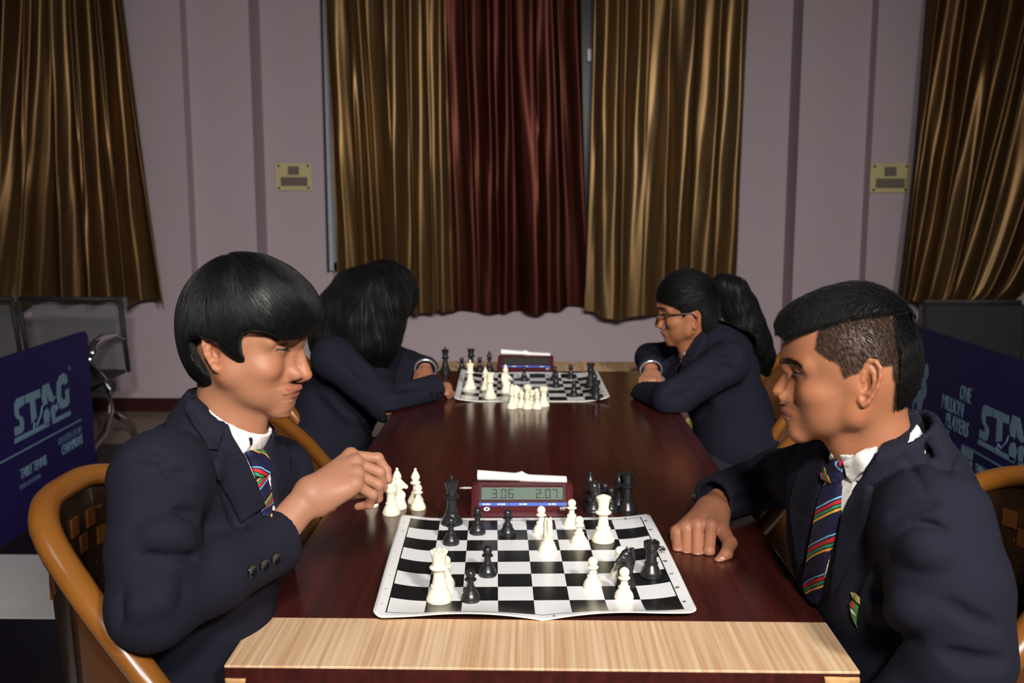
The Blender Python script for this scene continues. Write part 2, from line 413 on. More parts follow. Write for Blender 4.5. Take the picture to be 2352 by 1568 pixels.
# curtains
def curtain(name, label, m, group, xl, xr, zb, zt, y, folds, seed, amp=0.05, lean=None):
    """xl(v), xr(v): left and right edge for v=0 (hem) .. 1 (top); every fold its own ridge"""
    rs = np.random.RandomState(seed); nu, nv = 30 * folds, 54
    c = np.sort((np.arange(folds) + 0.5 + rs.uniform(-0.38, 0.38, folds)) / folds); wd = rs.uniform(0.26, 0.62, folds) / folds * 0.8; a = rs.uniform(0.45, 1.0, folds) * amp
    dr = rs.normal(0, 0.35, folds) / folds; ph = rs.uniform(0, 6.28, folds); grow = rs.uniform(-0.5, 0.9, folds)
    U, V = np.meshgrid(np.linspace(0, 1, nu), np.linspace(0, 1, nv)); dep = np.zeros_like(U)
    for i in range(folds):
        ci = c[i] + dr[i] * (1 - V) ** 1.5 + 0.10 / folds * np.sin(3 * V + ph[i])
        wi = wd[i] * (1 + 0.45 * (1 - V) * grow[i]); dep += a[i] * (1 + 0.3 * grow[i] * (1 - V)) * np.exp(-(((U - ci) / wi) ** 2))
    fine = 0.0010 * np.sin(U * folds * 17 + 5 * np.sin(V * 4 + seed)) * rs.uniform(0.6, 1) + 0.0012 * np.sin(V * 21 + U * folds * 6)
    dep = dep + fine
    X = xl(V) + (xr(V) - xl(V)) * U + 0.012 * np.sin(U * 40 + V * 3)
    hem = zb + 0.012 * np.sin(U * folds * 2.1 + seed) + 0.016 * np.sin(U * 5 + seed * 2) - 0.25 * dep + 0.03
    Z = hem + (zt - hem) * V; Y = y - dep
    P = np.stack([X, Y, Z], 2).reshape(-1, 3); q = np.arange(nu * nv).reshape(nv, nu)
    F = np.stack([q[:-1, :-1], q[:-1, 1:], q[1:, 1:], q[1:, :-1]], 2).reshape(-1, 4)
    B = P + [0, 0.003, 0]; n = len(P); b = np.concatenate([q[0, :], q[1:, -1], q[-1, -2::-1], q[-2:0:-1, 0]])
    rim = np.stack([b, b + n, np.roll(b, -1) + n, np.roll(b, -1)], 1)
    o = put(name, mesh_from(name, np.concatenate([P, B]), np.concatenate([F, F[:, ::-1] + n, rim]), M[m]))
    # stitched hem band
    k = 3; hm = P.reshape(nv, nu, 3)[:k + 1]; hq = np.arange(nu * (k + 1)).reshape(k + 1, nu); hp = hm.reshape(-1, 3) + [0, -0.002, 0]; hp[:, 2] = np.where(np.repeat(np.arange(k + 1), nu) == k, hp[:, 2], hp[:, 2])
    hf = np.stack([hq[:-1, :-1], hq[:-1, 1:], hq[1:, 1:], hq[1:, :-1]], 2).reshape(-1, 4)
    put('hem', mesh_from('hem', hp, hf, M[m]), o)
    return tag(o, label, 'curtain', group)
TOP = 3.2
lin2 = lambda a, b: (lambda v: a + (b - a) * v)
curtain('window_curtain', 'dark maroon satin curtain in the middle of the centre window', 'maroon_curtain', 'curtains of the centre window', lin2(-0.60, -0.60), lin2(0.36, 0.31), 0.62, TOP, 6.722, 8, 11, 0.055)
curtain('window_curtain', 'gold satin curtain at the left of the centre window, over the long haired girl', 'gold_curtain', 'curtains of the centre window', lin2(-1.30, -1.37), lin2(-0.55, -0.56), 0.60, TOP, 6.635, 8, 5, 0.08)
curtain('window_curtain', 'gold satin curtain at the right of the centre window, over the girl with glasses', 'gold_curtain', 'curtains of the centre window', lin2(0.345, 0.39), lin2(1.34, 1.40), 0.615, TOP, 6.635, 8, 8, 0.08)
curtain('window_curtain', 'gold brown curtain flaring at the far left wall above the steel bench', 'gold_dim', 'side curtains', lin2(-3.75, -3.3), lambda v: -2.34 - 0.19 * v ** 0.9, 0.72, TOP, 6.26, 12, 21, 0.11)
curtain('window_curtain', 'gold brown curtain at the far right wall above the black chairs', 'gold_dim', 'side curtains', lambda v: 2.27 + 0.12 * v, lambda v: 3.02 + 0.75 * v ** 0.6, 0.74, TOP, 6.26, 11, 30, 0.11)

# cream number plates on the wall steps
def plate(x, y, z, label):
    p = tag(MB().box(-0.124, 0.124, -0.012, 0.0, -0.092, 0.092, 0.004).build('wall_plate', M['plate'], None, (x, y, z)), label, 'wall plate', 'cream plates on the wall')
    for sx in (-1, 1):
        for sz in (-1, 1):
            MB().lathe([(0.0, 0), (0.008, 0), (0.008, 0.003), (0, 0.004)], 12).build('screw', M['screw'], p, (sx * 0.1, -0.012, sz * 0.073), (math.pi / 2, 0, 0), True)
    g = MB()
    for k in range(6): g.box(-0.035 + k * 0.0125, -0.027 + k * 0.0125, -0.0145, -0.012, 0.012, 0.07)
    g.box(-0.037, 0.038, -0.0137, -0.012, 0.012, 0.07); g.build('louvre_block', M['plate_ink'], p)
    g = MB()
    for k in range(10): g.box(-0.085 + k * 0.0145, -0.077 + k * 0.0145, -0.0145, -0.012, -0.062, -0.002)
    g.add([(0.06, -0.0145, -0.062), (0.073, -0.0145, -0.002), (0.08, -0.0145, -0.002), (0.092, -0.0145, -0.062), (0.084, -0.0145, -0.062), (0.0765, -0.0145, -0.02), (0.068, -0.0145, -0.062)], [(0, 1, 2, 5, 6), (2, 3, 4, 5)])
    g.box(-0.088, 0.094, -0.0137, -0.012, -0.062, -0.002); g.build('louvre_block', M['plate_ink'], p)
    return p
q = at_depth(675, 406, YC); plate(q[0], YC, q[2], 'cream plate with four screws on the wall left of the curtains')
q = at_depth(2016, 409, YA); plate(2.13 + 0.124 - 0.004, YA, q[2], 'cream plate with four screws on the right wall beside the brown curtain')
# ------------------------------------------------------------------ conference table
TZ = 0.75
TX0, TX1, TY0, TY1 = -0.425, 0.447, 1.283, 3.90
tb = empty('conference_table', (0, 2.6, 0), 'long dark mahogany conference table with pale wood bands across both ends', 'table')
o0 = (0, -2.6, 0)
MB().box(TX0, TX1, 1.443, 3.68, TZ - 0.034, TZ, 0.0015).build('tabletop', M['mahogany'], tb, o0)
for a, b in ((TY0, 1.4425), (3.6805, TY1)):
    e = MB().box(TX0, TX1, a, b, TZ - 0.004, TZ, 0.001).build('end_band', M['beige'], tb, o0); e['label'] = 'pale beige wood band'
    MB().box(TX0, TX1, a + 0.001, b, TZ - 0.034, TZ - 0.0045, 0.001).build('edge_lipping', M['mahogany'], tb, o0)
for sx, w_, h_ in ((TX0 + 0.001, 0.028, 0.016), (TX1 - 0.047, 0.046, 0.027)):
    bm = bmesh.new(); bmesh.ops.create_cube(bm, size=1); bmesh.ops.subdivide_edges(bm, edges=bm.edges[:], cuts=5, use_grid_fill=True)
    for v in bm.verts:
        n = mnoise.noise(v.co * 4) * 0.12
        v.co = (sx + w_ / 2 + v.co.x * w_ * (1 + n), TY0 + 0.006 + v.co.y * 0.016, TZ - 0.0345 + h_ / 2 + v.co.z * h_ * (1 + n) - 0.001)
    MB().bm(bm).build('chipped_corner', M['bare_wood'], tb, o0, smooth=True)
MB().box(-0.30, 0.32, 1.75, 3.45, TZ - 0.13, TZ - 0.034, 0.002).build('apron', M['mahogany'], tb, o0)
for y in (1.74, 3.44): MB().box(-0.28, 0.30, y, y + 0.03, 0.0, TZ - 0.034, 0.002).build('panel_leg', M['mahogany'], tb, o0)
tag(MB().prism([(-0.018, -0.003), (-0.006, -0.006), (0.008, -0.004), (0.017, 0.0), (0.009, 0.004), (-0.008, 0.005)], 0.0008).build('paper_scrap', M['print_white'], None, tuple(on_plane(1074, 1120, TZ))), 'tiny torn white paper scrap left of the near chess clock', 'paper scrap')

# ------------------------------------------------------------------ moulded plastic tub chairs
def rim_pt(t, off=0.0):
    """t -1..1 : left arm front -> back centre -> right arm front (chair faces +x)"""
    a = abs(t); s = 1 if t >= 0 else -1
    key = [(0, -0.145, 0.0, 0.957), (0.18, -0.138, 0.08, 0.952), (0.33, -0.10, 0.15, 0.925), (0.47, -0.022, 0.21, 0.862), (0.62, 0.055, 0.242, 0.785), (0.8, 0.11, 0.252, 0.715), (0.93, 0.145, 0.25, 0.665), (1.0, 0.16, 0.245, 0.62)]
    for i in range(len(key) - 1):
        if a <= key[i + 1][0] + 1e-9:
            f = (a - key[i][0]) / (key[i + 1][0] - key[i][0])
            p0, p1, p2, p3 = [np.array(key[min(max(j, 0), len(key) - 1)][1:]) for j in (i - 1, i, i + 1, i + 2)]
            if i == 0: p0 = p1 * [1, -1, 1] - (p2 - p1) * [0, 1, 0]; p0 = np.array([p2[0], -p2[1], p2[2]])
            p = 0.5 * (2 * p1 + (p2 - p0) * f + (2 * p0 - 5 * p1 + 4 * p2 - p3) * f * f + (3 * p1 - p0 - 3 * p2 + p3) * f ** 3)
            break
    return np.array([p[0], s * p[1], p[2]])
def make_chair():
    parts = {}
    ts = np.linspace(-1, 1, 61); R = np.array([rim_pt(t) for t in ts])
    parts['rim'] = MB().tube(R, [0.021 if abs(t) < 0.96 else 0.018 for t in ts], 12, squash=(1.0, 0.85)).mesh('rim', M['chair_rim'], angle=60)
    # shell below the rim: back perforated, sides closed
    def shell_grid(t0, t1, nt, z_lo, nz, inset):
        T = np.linspace(t0, t1, nt); out = np.zeros((nz, nt, 3))
        for j, t in enumerate(T):
            p = rim_pt(t)
            for i in range(nz):
                f = i / (nz - 1); z = p[2] - 0.012 + (z_lo - p[2]) * f; k = 1 - inset * f
                out[i, j] = (p[0] * k + 0.02 * f * f, p[1] * k, z)
        return out
    def solid(G, th, m, name, holes=None):
        nz, nt = G.shape[:2]; q = np.arange(nz * nt).reshape(nz, nt); P = G.reshape(-1, 3); c = np.array([0.05, 0, 0])
        nrm = np.zeros_like(G); nrm[..., :2] = G[..., :2] - c[:2]; nrm /= np.linalg.norm(nrm, axis=2, keepdims=True); I = (G - nrm * th).reshape(-1, 3); n = len(P); f = []
        keep = np.ones((nz - 1, nt - 1), bool)
        if holes is not None: keep = ~holes
        for i in range(nz - 1):
            for j in range(nt - 1):
                a, b, c_, d = q[i, j], q[i, j + 1], q[i + 1, j + 1], q[i + 1, j]
                if keep[i, j]:
                    f += [(a, d, c_, b), (a + n, b + n, c_ + n, d + n)]
                    for (ii, jj, u, v) in ((i - 1, j, a, b), (i, j + 1, b, c_), (i + 1, j, c_, d), (i, j - 1, d, a)):
                        if not (0 <= ii < nz - 1 and 0 <= jj < nt - 1) or not keep[ii, jj]: f.append((u, v, v + n, u + n))
        return mesh_from(name, np.concatenate([P, I]), f, m, True)
    G = shell_grid(-0.40, 0.40, 70, 0.46, 46, 0.10); hol = np.zeros((45, 69), bool)
    for i in range(8, 42, 3):
        for j in range(3 + (i // 3 % 2) * 2, 66, 4): hol[i, j] = True
    parts['backrest'] = solid(G, 0.006, M['chair_back'], 'backrest', hol); parts['backrest'].set_sharp_from_angle(angle=0.6)
    parts['side_l'] = solid(shell_grid(-1.0, -0.40, 20, 0.40, 10, 0.06), 0.006, M['chair_shell'], 'side_panel')
    parts['side_r'] = solid(shell_grid(0.40, 1.0, 20, 0.40, 10, 0.06), 0.006, M['chair_shell'], 'side_panel')
    parts['seat'] = MB().box(-0.13, 0.22, -0.235, 0.235, 0.405, 0.435, 0.012).mesh('seat', M['chair_shell'], angle=40)
    for n, (sx, sy) in dict(leg_a=(1, 1), leg_b=(1, -1), leg_c=(-1, 1), leg_d=(-1, -1)).items():
        parts[n] = MB().tube([(0.03 + 0.145 * sx, 0.2 * sy, 0.41), (0.03 + 0.165 * sx, 0.215 * sy, 0.2), (0.03 + 0.18 * sx, 0.225 * sy, 0.0)], [0.032, 0.026, 0.02], 10).mesh('leg', M['chair_shell'], angle=50)
    # woven strap band under the back rim
    wv = MB()
    for k in range(12):
        t = -0.33 + 0.06 * k; p, p2 = rim_pt(t), rim_pt(t + 0.05); b = Vector((p2[0] - p[0], p2[1] - p[1], 0)); nn = Vector((-(p[0] - 0.05), -p[1], 0)).normalized()
        for r in range(2):
            z0 = p[2] - 0.05 - 0.034 * r; s = 0.011 if (k + r) % 2 else 0.007; o = Vector((p[0], p[1], z0)) + nn * s
            wv.add([o, o + b, o + b + Vector((0, 0, -0.028)), o + Vector((0, 0, -0.028)), o - nn * 0.006, o + b - nn * 0.006, o + b + Vector((0, 0, -0.028)) - nn * 0.006, o + Vector((0, 0, -0.028)) - nn * 0.006], [(0, 1, 2, 3), (7, 6, 5, 4), (0, 4, 5, 1), (1, 5, 6, 2), (2, 6, 7, 3), (3, 7, 4, 0)])
    parts['weave'] = wv.mesh('woven_band', M['chair_shell'])
    return parts
CH = make_chair()
def chair(x, y, rz, label):
    r = empty('plastic_armchair', (x, y, 0), label, 'chair', 'amber plastic armchairs', rz)
    for k, me in CH.items(): put(me.name.split('.')[0], me, r)
    return r
chair(-0.56, 1.44, 0, 'amber plastic armchair of the boy at the left, perforated back')
chair(0.655, 1.46, math.pi, 'amber plastic armchair behind the boy with shaved sides')
chair(-0.575, 2.20, math.radians(15), 'empty amber plastic armchair between the boy and girl on the left')
chair(0.645, 2.20, math.pi - math.radians(15), 'empty amber plastic armchair between the boy and girl on the right')
chair(-0.88, 3.34, 0, 'amber plastic armchair of the long haired girl')
chair(0.92, 3.34, math.pi, 'amber plastic armchair of the girl with glasses')

# ------------------------------------------------------------------ steel waiting bench, left
bx = -2.33; by = 5.55
bn = empty('steel_bench', (bx, by, 0), 'perforated steel waiting bench with chrome arm under the left curtain', 'bench')
def perforated(w, h, nx, ny, name, m):
    b = MB(); gx, gz = w / nx, h / ny; hx = gx * 0.27
    vs = {}
    for i in range(nx):
        for j in range(ny):
            x, z = i * gx, j * gz
            o = [(x, z), (x + gx, z), (x + gx, z + gz), (x, z + gz)]; c = (x + gx / 2, z + gz / 2)
            q = [(c[0] - hx, c[1] - hx), (c[0] + hx, c[1] - hx), (c[0] + hx, c[1] + hx), (c[0] - hx, c[1] + hx)]
            b.add([(p[0], 0, p[1]) for p in o + q], [(k, (k + 1) % 4, 4 + (k + 1) % 4, 4 + k) for k in range(4)])
    return b.mesh(name, m)
pm = perforated(0.56, 0.42, 46, 34, 'perforated_back', M['steel'])
for k, x in enumerate((-0.60, -1.22)):
    put('perforated_back', pm, bn, (x + 0.01, 0.08, 0.41), (math.radians(-9), 0, 0))
    fr = MB()
    fr.tube([(x, 0.085, 0.40), (x, 0.015, 0.83)], 0.014, 8); fr.tube([(x + 0.58, 0.085, 0.40), (x + 0.58, 0.015, 0.83)], 0.014, 8)
    fr.tube([(x, 0.015, 0.83), (x + 0.58, 0.015, 0.83)], 0.013, 8); fr.build('back_frame', M['seat_black'], bn, smooth=True)
    MB().box(x, x + 0.58, -0.42, 0.05, 0.395, 0.42, 0.008).build('seat', M['seat_black'], bn)
arm = [(-0.02, 0.03, 0.60), (-0.03, -0.06, 0.635), (-0.03, -0.22, 0.64), (-0.03, -0.33, 0.62), (-0.03, -0.385, 0.56), (-0.03, -0.36, 0.49), (-0.02, -0.27, 0.43), (-0.02, -0.20, 0.36)]
MB().tube(arm, [0.014, 0.016, 0.02, 0.022, 0.022, 0.02, 0.018, 0.018], 10).build('armrest', M['chrome'], bn, smooth=True)
MB().tube([(-0.02, -0.2, 0.36), (-0.02, -0.18, 0.22), (-0.02, -0.28, 0.12), (-0.02, -0.42, 0.075), (-0.02, -0.44, 0.0)], 0.018, 10).build('leg', M['chrome'], bn, smooth=True)
MB().tube([(-0.02, -0.18, 0.22), (-0.02, -0.05, 0.15), (-0.02, 0.10, 0.075), (-0.02, 0.12, 0.0)], 0.018, 10).build('leg', M['chrome'], bn, smooth=True)
MB().box(-1.5, 0.0, -0.2, -0.14, 0.33, 0.39, 0.006).build('beam', M['seat_black'], bn)

# ------------------------------------------------------------------ black padded chairs, right
def padded(x, y, label):
    r = empty('padded_chair', (x, y, 0), label, 'chair', 'black padded chairs')
    bm = bmesh.new(); bmesh.ops.create_cube(bm, size=1)
    for v in bm.verts: v.co = (v.co.x * 0.60, v.co.y * 0.07, 0.63 + v.co.z * 0.40)
    bmesh.ops.bevel(bm, geom=bm.edges[:], offset=0.03, segments=3, affect='EDGES')
    MB().bm(bm).build('backrest', M['seat_black'], r, angle=50)
    MB().box(-0.28, 0.28, -0.5, -0.03, 0.40, 0.46, 0.02).build('seat', M['seat_black'], r, angle=50)
    for sx in (-0.26, 0.26):
        for yy in (-0.46, 0.0): MB().tube([(sx, yy, 0.0), (sx, yy, 0.42)], 0.014, 8).build('leg', M['chrome'], r, smooth=True)
    return r
padded(2.48, 5.62, 'black padded chair under the right curtain behind the blue barrier')
padded(3.16, 5.62, 'black padded chair at the right edge, beside its twin')

# ------------------------------------------------------------------ blue table tennis barriers with print
def letter_set(root, items):
    for s, size, x, z, kw in items:
        m = kw.pop('m', M['banner_ink']); nm = kw.pop('name', 'lettering')
        put(nm, text_mesh(s, size, m, nm, **kw), root, (x, -0.0085, z), (math.pi / 2, 0, 0))
def flat(root, poly, m, name):
    return MB().prism(poly, 0.001, (0, -0.0075, 0), (1, 0, 0), (0, 0, 1)).build(name, m, root)
def stag_logo(root, x, z):
    """four heavy slanted letters, a leaping deer cut through them, bars below"""
    h = 0.15
    P = lambda pts: [(x + a * h, z + b * h) for a, b in pts]
    sy = 0.16
    flat(root, P([(0.0, 0.0), (0.42, 0.0), (0.52, 0.08), (0.56, 0.28), (0.50, 0.42), (0.30, 0.52), (0.30, 0.70), (0.66, 0.76), (0.68, 1.0), (0.22, 1.0), (0.08, 0.88), (0.06, 0.60), (0.14, 0.46), (0.32, 0.36), (0.32, 0.22), (0.0, 0.24)]), M['banner_ink'], 'letter_s')
    flat(root, P([(0.74, 0.76), (1.66, 0.76), (1.66, 1.0), (0.74, 1.0)]), M['banner_ink'], 'letter_t')
    flat(root, P([(1.02, 0.12), (1.34, 0.22), (1.30, 0.76), (1.00, 0.76)]), M['banner_ink'], 'letter_t')
    flat(root, P([(1.80, 0.52), (1.74, 0.70), (1.86, 1.06), (2.24, 1.06), (2.56, 0.50), (2.44, 0.44), (2.18, 0.54), (2.16, 0.70), (2.08, 0.70), (2.06, 0.46)]), M['banner_ink'], 'letter_a')
    flat(root, P([(1.84, -0.16), (2.12, -0.16), (2.20, 0.16), (2.06, 0.36), (1.86, 0.30), (1.78, 0.14)]), M['banner_ink'], 'letter_a')
    flat(root, P([(2.34, -0.10), (2.52, -0.10), (2.58, 0.34), (2.44, 0.38), (2.26, 0.26)]), M['banner_ink'], 'letter_a')
    flat(root, P([(2.98, 0.12), (3.46, 0.12), (3.60, 0.24), (3.60, 0.66), (3.34, 0.62), (3.34, 0.38), (3.18, 0.34), (3.02, 0.52), (3.06, 0.82), (3.24, 0.88), (3.34, 0.80), (3.56, 0.86), (3.50, 1.08), (3.30, 1.18), (3.0, 1.14), (2.78, 0.94), (2.74, 0.50), (2.86, 0.30), (2.90, 0.18)]), M['banner_ink'], 'letter_g')
    for pts in ([(1.34, 0.02), (1.62, 0.26), (1.72, 0.46), (1.98, 0.52)], [(1.10, -0.04), (1.18, 0.10), (1.34, 0.02), (1.24, -0.10), (1.10, -0.04)], [(2.56, 0.56), (2.70, 0.58), (2.84, 0.46), (2.66, 0.30), (2.62, 0.20)], [(2.58, 0.14), (2.84, 0.24), (2.98, 0.20)]):
        MB().tube([(x + a * h, -0.0085, z + b * h) for a, b in pts], 0.0025, 6).build('deer_outline', M['banner_ink'], root)
    flat(root, P([(-0.05, -0.20), (2.10, -0.20), (2.14, -0.06), (-0.03, -0.06)]), M['banner_ink'], 'logo_bar')
    flat(root, P([(2.34, -0.20), (3.60, -0.20), (3.64, -0.06), (2.36, -0.06)]), M['banner_ink'], 'logo_bar')
    put('lettering', text_mesh('®', 0.035, M['banner_ink2'], 'lettering'), root, (x + 3.66 * h, -0.0085, z + 1.16 * h), (math.pi / 2, 0, 0))
def barrier(loc, rz, label, L=1.5):
    r = empty('barrier_banner', loc, label, 'barrier', 'blue table tennis barriers', rz)
    bd = MB().prism([(L / 2 + a, 0.385 + b) for a, b in rrect(L, 0.75, 0.045)], -0.012, (0, -0.006, 0), (1, 0, 0), (0, 0, 1)).build('banner_panel', M['banner_blue'], r)
    for x in (0.15, L - 0.15): MB().box(x - 0.01, x + 0.01, -0.16, 0.16, 0.0, 0.018, 0.003).build('foot', M['seat_black'], r)
    return r
# local +x = reading direction, printed face towards local -y
lb = barrier((-2.105, 3.24, 0), math.pi / 2 + 0.045, 'blue printed table tennis barrier at the left, beside the boy')
stag_logo(lb, 0.70, 0.425)
flat(lb, [(0.35, 0.345), (1.36, 0.345), (1.36, 0.352), (0.35, 0.352)], M['banner_ink'], 'rule_line')
letter_set(lb, [('GROOMING FUTURE', 0.050, 1.355, 0.285, dict(m=M['banner_ink2'], align='RIGHT', shear=0.15, sx=0.56)),
                ('CHAMPIONS', 0.066, 1.355, 0.232, dict(align='RIGHT', shear=0.15, sx=0.62)),
                ('TABLE TENNIS', 0.062, 0.965, 0.235, dict(align='RIGHT', shear=0.15, sx=0.62)),
                ('FEDERATION OF INDIA', 0.03, 0.90, 0.192, dict(m=M['banner_ink2'], align='RIGHT', shear=0.15, sx=0.62))])
rb = barrier((1.93, 5.22, 0), -math.pi / 2, 'blue printed table tennis barrier at the right, behind the boy with shaved sides', 2.0)
stag_logo(rb, 1.01, 0.375)
flat(rb, [(0.87, 0.30), (2.0, 0.30), (2.0, 0.307), (0.87, 0.307)], M['banner_ink'], 'rule_line')
letter_set(rb, [('ONE', 0.098, 0.905, 0.50, dict(align='RIGHT', shear=0.12, sx=0.55)), ('MILLION', 0.098, 0.84, 0.422, dict(align='RIGHT', shear=0.12, sx=0.62)),
                ('PLAYERS', 0.098, 0.90, 0.345, dict(align='RIGHT', shear=0.12, sx=0.64)), ('BY', 0.085, 0.70, 0.275, dict(align='RIGHT', shear=0.12, sx=0.62)),
                ('TABLE TENNIS', 0.052, 0.99, 0.222, dict(shear=0.1, sx=0.62)), ('FEDERATION OF INDIA', 0.022, 0.99, 0.196, dict(m=M['banner_ink2'], sx=0.7))])
fx, fz = 0.315, 0.30
pl = lambda pts: [(fx + a * 0.1, fz + b * 0.1) for a, b in pts]
flat(rb, pl([(-0.25, -0.9), (0.35, -0.95), (0.30, 0.1), (0.45, 0.3), (0.62, 1.05), (0.95, 1.35), (1.0, 1.75), (0.86, 2.1), (0.80, 2.1), (0.84, 1.72), (0.62, 1.62), (0.40, 1.62), (0.0, 1.45), (-0.15, 1.1), (-0.55, 0.95), (-0.6, 0.4), (-0.5, 0.35), (-0.42, 0.75), (-0.1, 0.85), (0.0, 0.55), (-0.15, 0.2)]), M['banner_ink'], 'player_figure')
flat(rb, [(fx + 0.052 + 0.021 * math.cos(a), fz + 0.19 + 0.033 * math.sin(a)) for a in np.linspace(0, 6.28, 14)[:-1]], M['banner_ink'], 'player_head')
flat(rb, [(fx + 0.085 + 0.026 * math.cos(a), fz + 0.255 + 0.042 * math.sin(a)) for a in np.linspace(0, 6.28, 14)[:-1]], M['banner_ink'], 'player_bat')
for i in range(2):
    for j in range(2):
        x, z = 0.845 + i * 0.06, 0.205 + j * 0.052; flat(rb, [(x, z), (x + 0.054, z), (x + 0.054, z + 0.046), (x, z + 0.046)], M['banner_ink'], 'emblem_square')
# ------------------------------------------------------------------ chess mats
def board_material():
    m = bpy.data.materials.new('printed_vinyl'); m.use_nodes = True; nt = m.node_tree; b = nt.nodes['Principled BSDF']
    b.inputs['Roughness'].default_value = 0.26
    uv = nt.nodes.new('ShaderNodeUVMap'); ck = nt.nodes.new('ShaderNodeTexChecker'); ck.inputs['Scale'].default_value = 8
    ck.inputs['Color1'].default_value = (*lin((26, 26, 28)), 1); ck.inputs['Color2'].default_value = (*lin((232, 232, 234)), 1)
    sep = nt.nodes.new('ShaderNodeSeparateXYZ'); nt.links.new(uv.outputs[0], sep.inputs[0]); nt.links.new(uv.outputs[0], ck.inputs['Vector'])
    def mth(op, a, bb):
        n = nt.nodes.new('ShaderNodeMath'); n.operation = op
        for k, v in enumerate((a, bb)):
            if isinstance(v, (int, float)): n.inputs[k].default_value = v
            else: nt.links.new(v, n.inputs[k])
        return n.outputs[0]
    mx = mth('MAXIMUM', mth('ABSOLUTE', mth('SUBTRACT', sep.outputs[0], 0.5), 0), mth('ABSOLUTE', mth('SUBTRACT', sep.outputs[1], 0.5), 0))
    inside = mth('LESS_THAN', mx, 0.5); line = mth('MULTIPLY', mth('GREATER_THAN', mx, 0.5), mth('LESS_THAN', mx, 0.5045))
    x1 = nt.nodes.new('ShaderNodeMix'); x1.data_type = 'RGBA'; x1.inputs[6].default_value = (*lin((234, 234, 234)), 1); nt.links.new(inside, x1.inputs[0]); nt.links.new(ck.outputs[0], x1.inputs[7])
    x2 = nt.nodes.new('ShaderNodeMix'); x2.data_type = 'RGBA'; x2.inputs[7].default_value = (*lin((30, 30, 32)), 1); nt.links.new(line, x2.inputs[0]); nt.links.new(x1.outputs[2], x2.inputs[6])
    nt.links.new(x2.outputs[2], b.inputs['Base Color']); return m
M['board'] = board_material()
BW = 0.249; BSQ = 0.2285   # half mat, half playing field
def chess_mat(cx, cy, rz, lift, label):
    n = 72; g = np.linspace(-BW, BW, n); X, Y = np.meshgrid(g, g); X, Y = X.copy(), Y.copy()
    r = 0.02
    for sx in (-1, 1):
        for sy in (-1, 1):
            dx = np.maximum(sx * X - (BW - r), 0); dy = np.maximum(sy * Y - (BW - r), 0); d = np.hypot(dx, dy); k = np.where(d > r, r / np.maximum(d, 1e-9), 1)
            m_ = (dx > 0) & (dy > 0); X = np.where(m_, sx * (BW - r + dx * k), X); Y = np.where(m_, sy * (BW - r + dy * k), Y)
    Z = lift(X, Y)
    P = np.stack([X, Y, Z + 0.0016], 2).reshape(-1, 3); q = np.arange(n * n).reshape(n, n); N = n * n
    F = np.stack([q[:-1, :-1], q[:-1, 1:], q[1:, 1:], q[1:, :-1]], 2).reshape(-1, 4)
    b = np.concatenate([q[0, :], q[1:, -1], q[-1, -2::-1], q[-2:0:-1, 0]]); rim = np.stack([b, b + N, np.roll(b, -1) + N, np.roll(b, -1)], 1)
    me = mesh_from('chess_mat', np.concatenate([P, P - [0, 0, 0.0014]]), np.concatenate([F, F[:, ::-1] + N, rim]), [M['board'], M['mat_back']])
    me.polygons.foreach_set('material_index', [0] * len(F) + [1] * (len(F) + len(rim)))
    uv = me.uv_layers.new(name='UVMap'); vi = np.zeros(len(me.loops), int); me.loops.foreach_get('vertex_index', vi)
    PP = np.concatenate([P, P]); uv.data.foreach_set('uv', (PP[vi, :2] / (2 * BSQ) + 0.5).ravel())
    o = put('chess_mat', me, None, (cx, cy, TZ), (0, 0, rz)); tag(o, label, 'chess mat', 'roll up chess mats')
    # printed coordinates in the border
    pr = []
    for k in range(8):
        t = (k + 0.5 - 4) * 2 * BSQ / 8
        for s in (-1, 1):
            pr.append((str(k + 1), t, s * 0.2385, 0)); pr.append(('abcdefgh'[k], s * 0.2385, t, 1))
    for ch, x, y, side in pr:
        me_t = text_mesh(ch, 0.011, M['print_black'], 'printed_mark', 0.0002, align='CENTER')
        put('printed_mark', me_t, o, (x, y - 0.004 + (0.004 if side else 0), float(lift(np.array(x), np.array(y))) + 0.0019), (math.atan2(float(lift(np.array(x), np.array(y + .003)) - lift(np.array(x), np.array(y))), .003), -math.atan2(float(lift(np.array(x + .003), np.array(y)) - lift(np.array(x), np.array(y))), .003), math.pi if y > 0 and not side else (math.pi / 2 if side else 0)))
    return o
def lift_near(x, y):
    e = np.maximum(np.abs(x) - 0.165, 0) / 0.084
    side = np.where(x < 0, 0.013, 0.012) * e ** 2 * (0.75 + 0.35 * np.cos(y * 7))
    f = np.maximum(-y - 0.17, 0) / 0.079; fold = np.abs(np.sin((x - 0.012) * math.pi / 0.25)) ** 0.8
    return side + 0.013 * f ** 2 * fold + 0.0 * y
def lift_far(x, y):
    e = np.maximum(np.abs(x) - 0.15, 0) / 0.1
    left = 0.022 * e ** 2 * (0.5 + 0.5 * np.clip((y + .1) / 0.2, 0, 1)); right = 0.016 * e ** 2
    f = np.maximum(y - 0.15, 0) / 0.1
    return np.where(x < 0, left, right) + 0.010 * f ** 2 * np.clip(1 - (x / 0.26) ** 2, 0, 1)
RZ1, RZ2 = math.radians(2.2), math.radians(1.2)
near_mat = chess_mat(-0.004, 1.684, RZ1, lift_near, 'black and white roll up chess mat in front, before the two boys')
far_mat = chess_mat(-0.008, 3.345, RZ2, lift_far, 'black and white roll up chess mat at the far end, before the two girls')
put('maker_print', text_mesh('J.K. Vison', 0.014, M['print_black'], 'maker_print', 0.0002, bold=0.0003), near_mat, (0.2345, 0.048, float(lift_near(np.array(.2365), np.array(.02))) + .0024), (0, -0.20, -math.pi / 2))

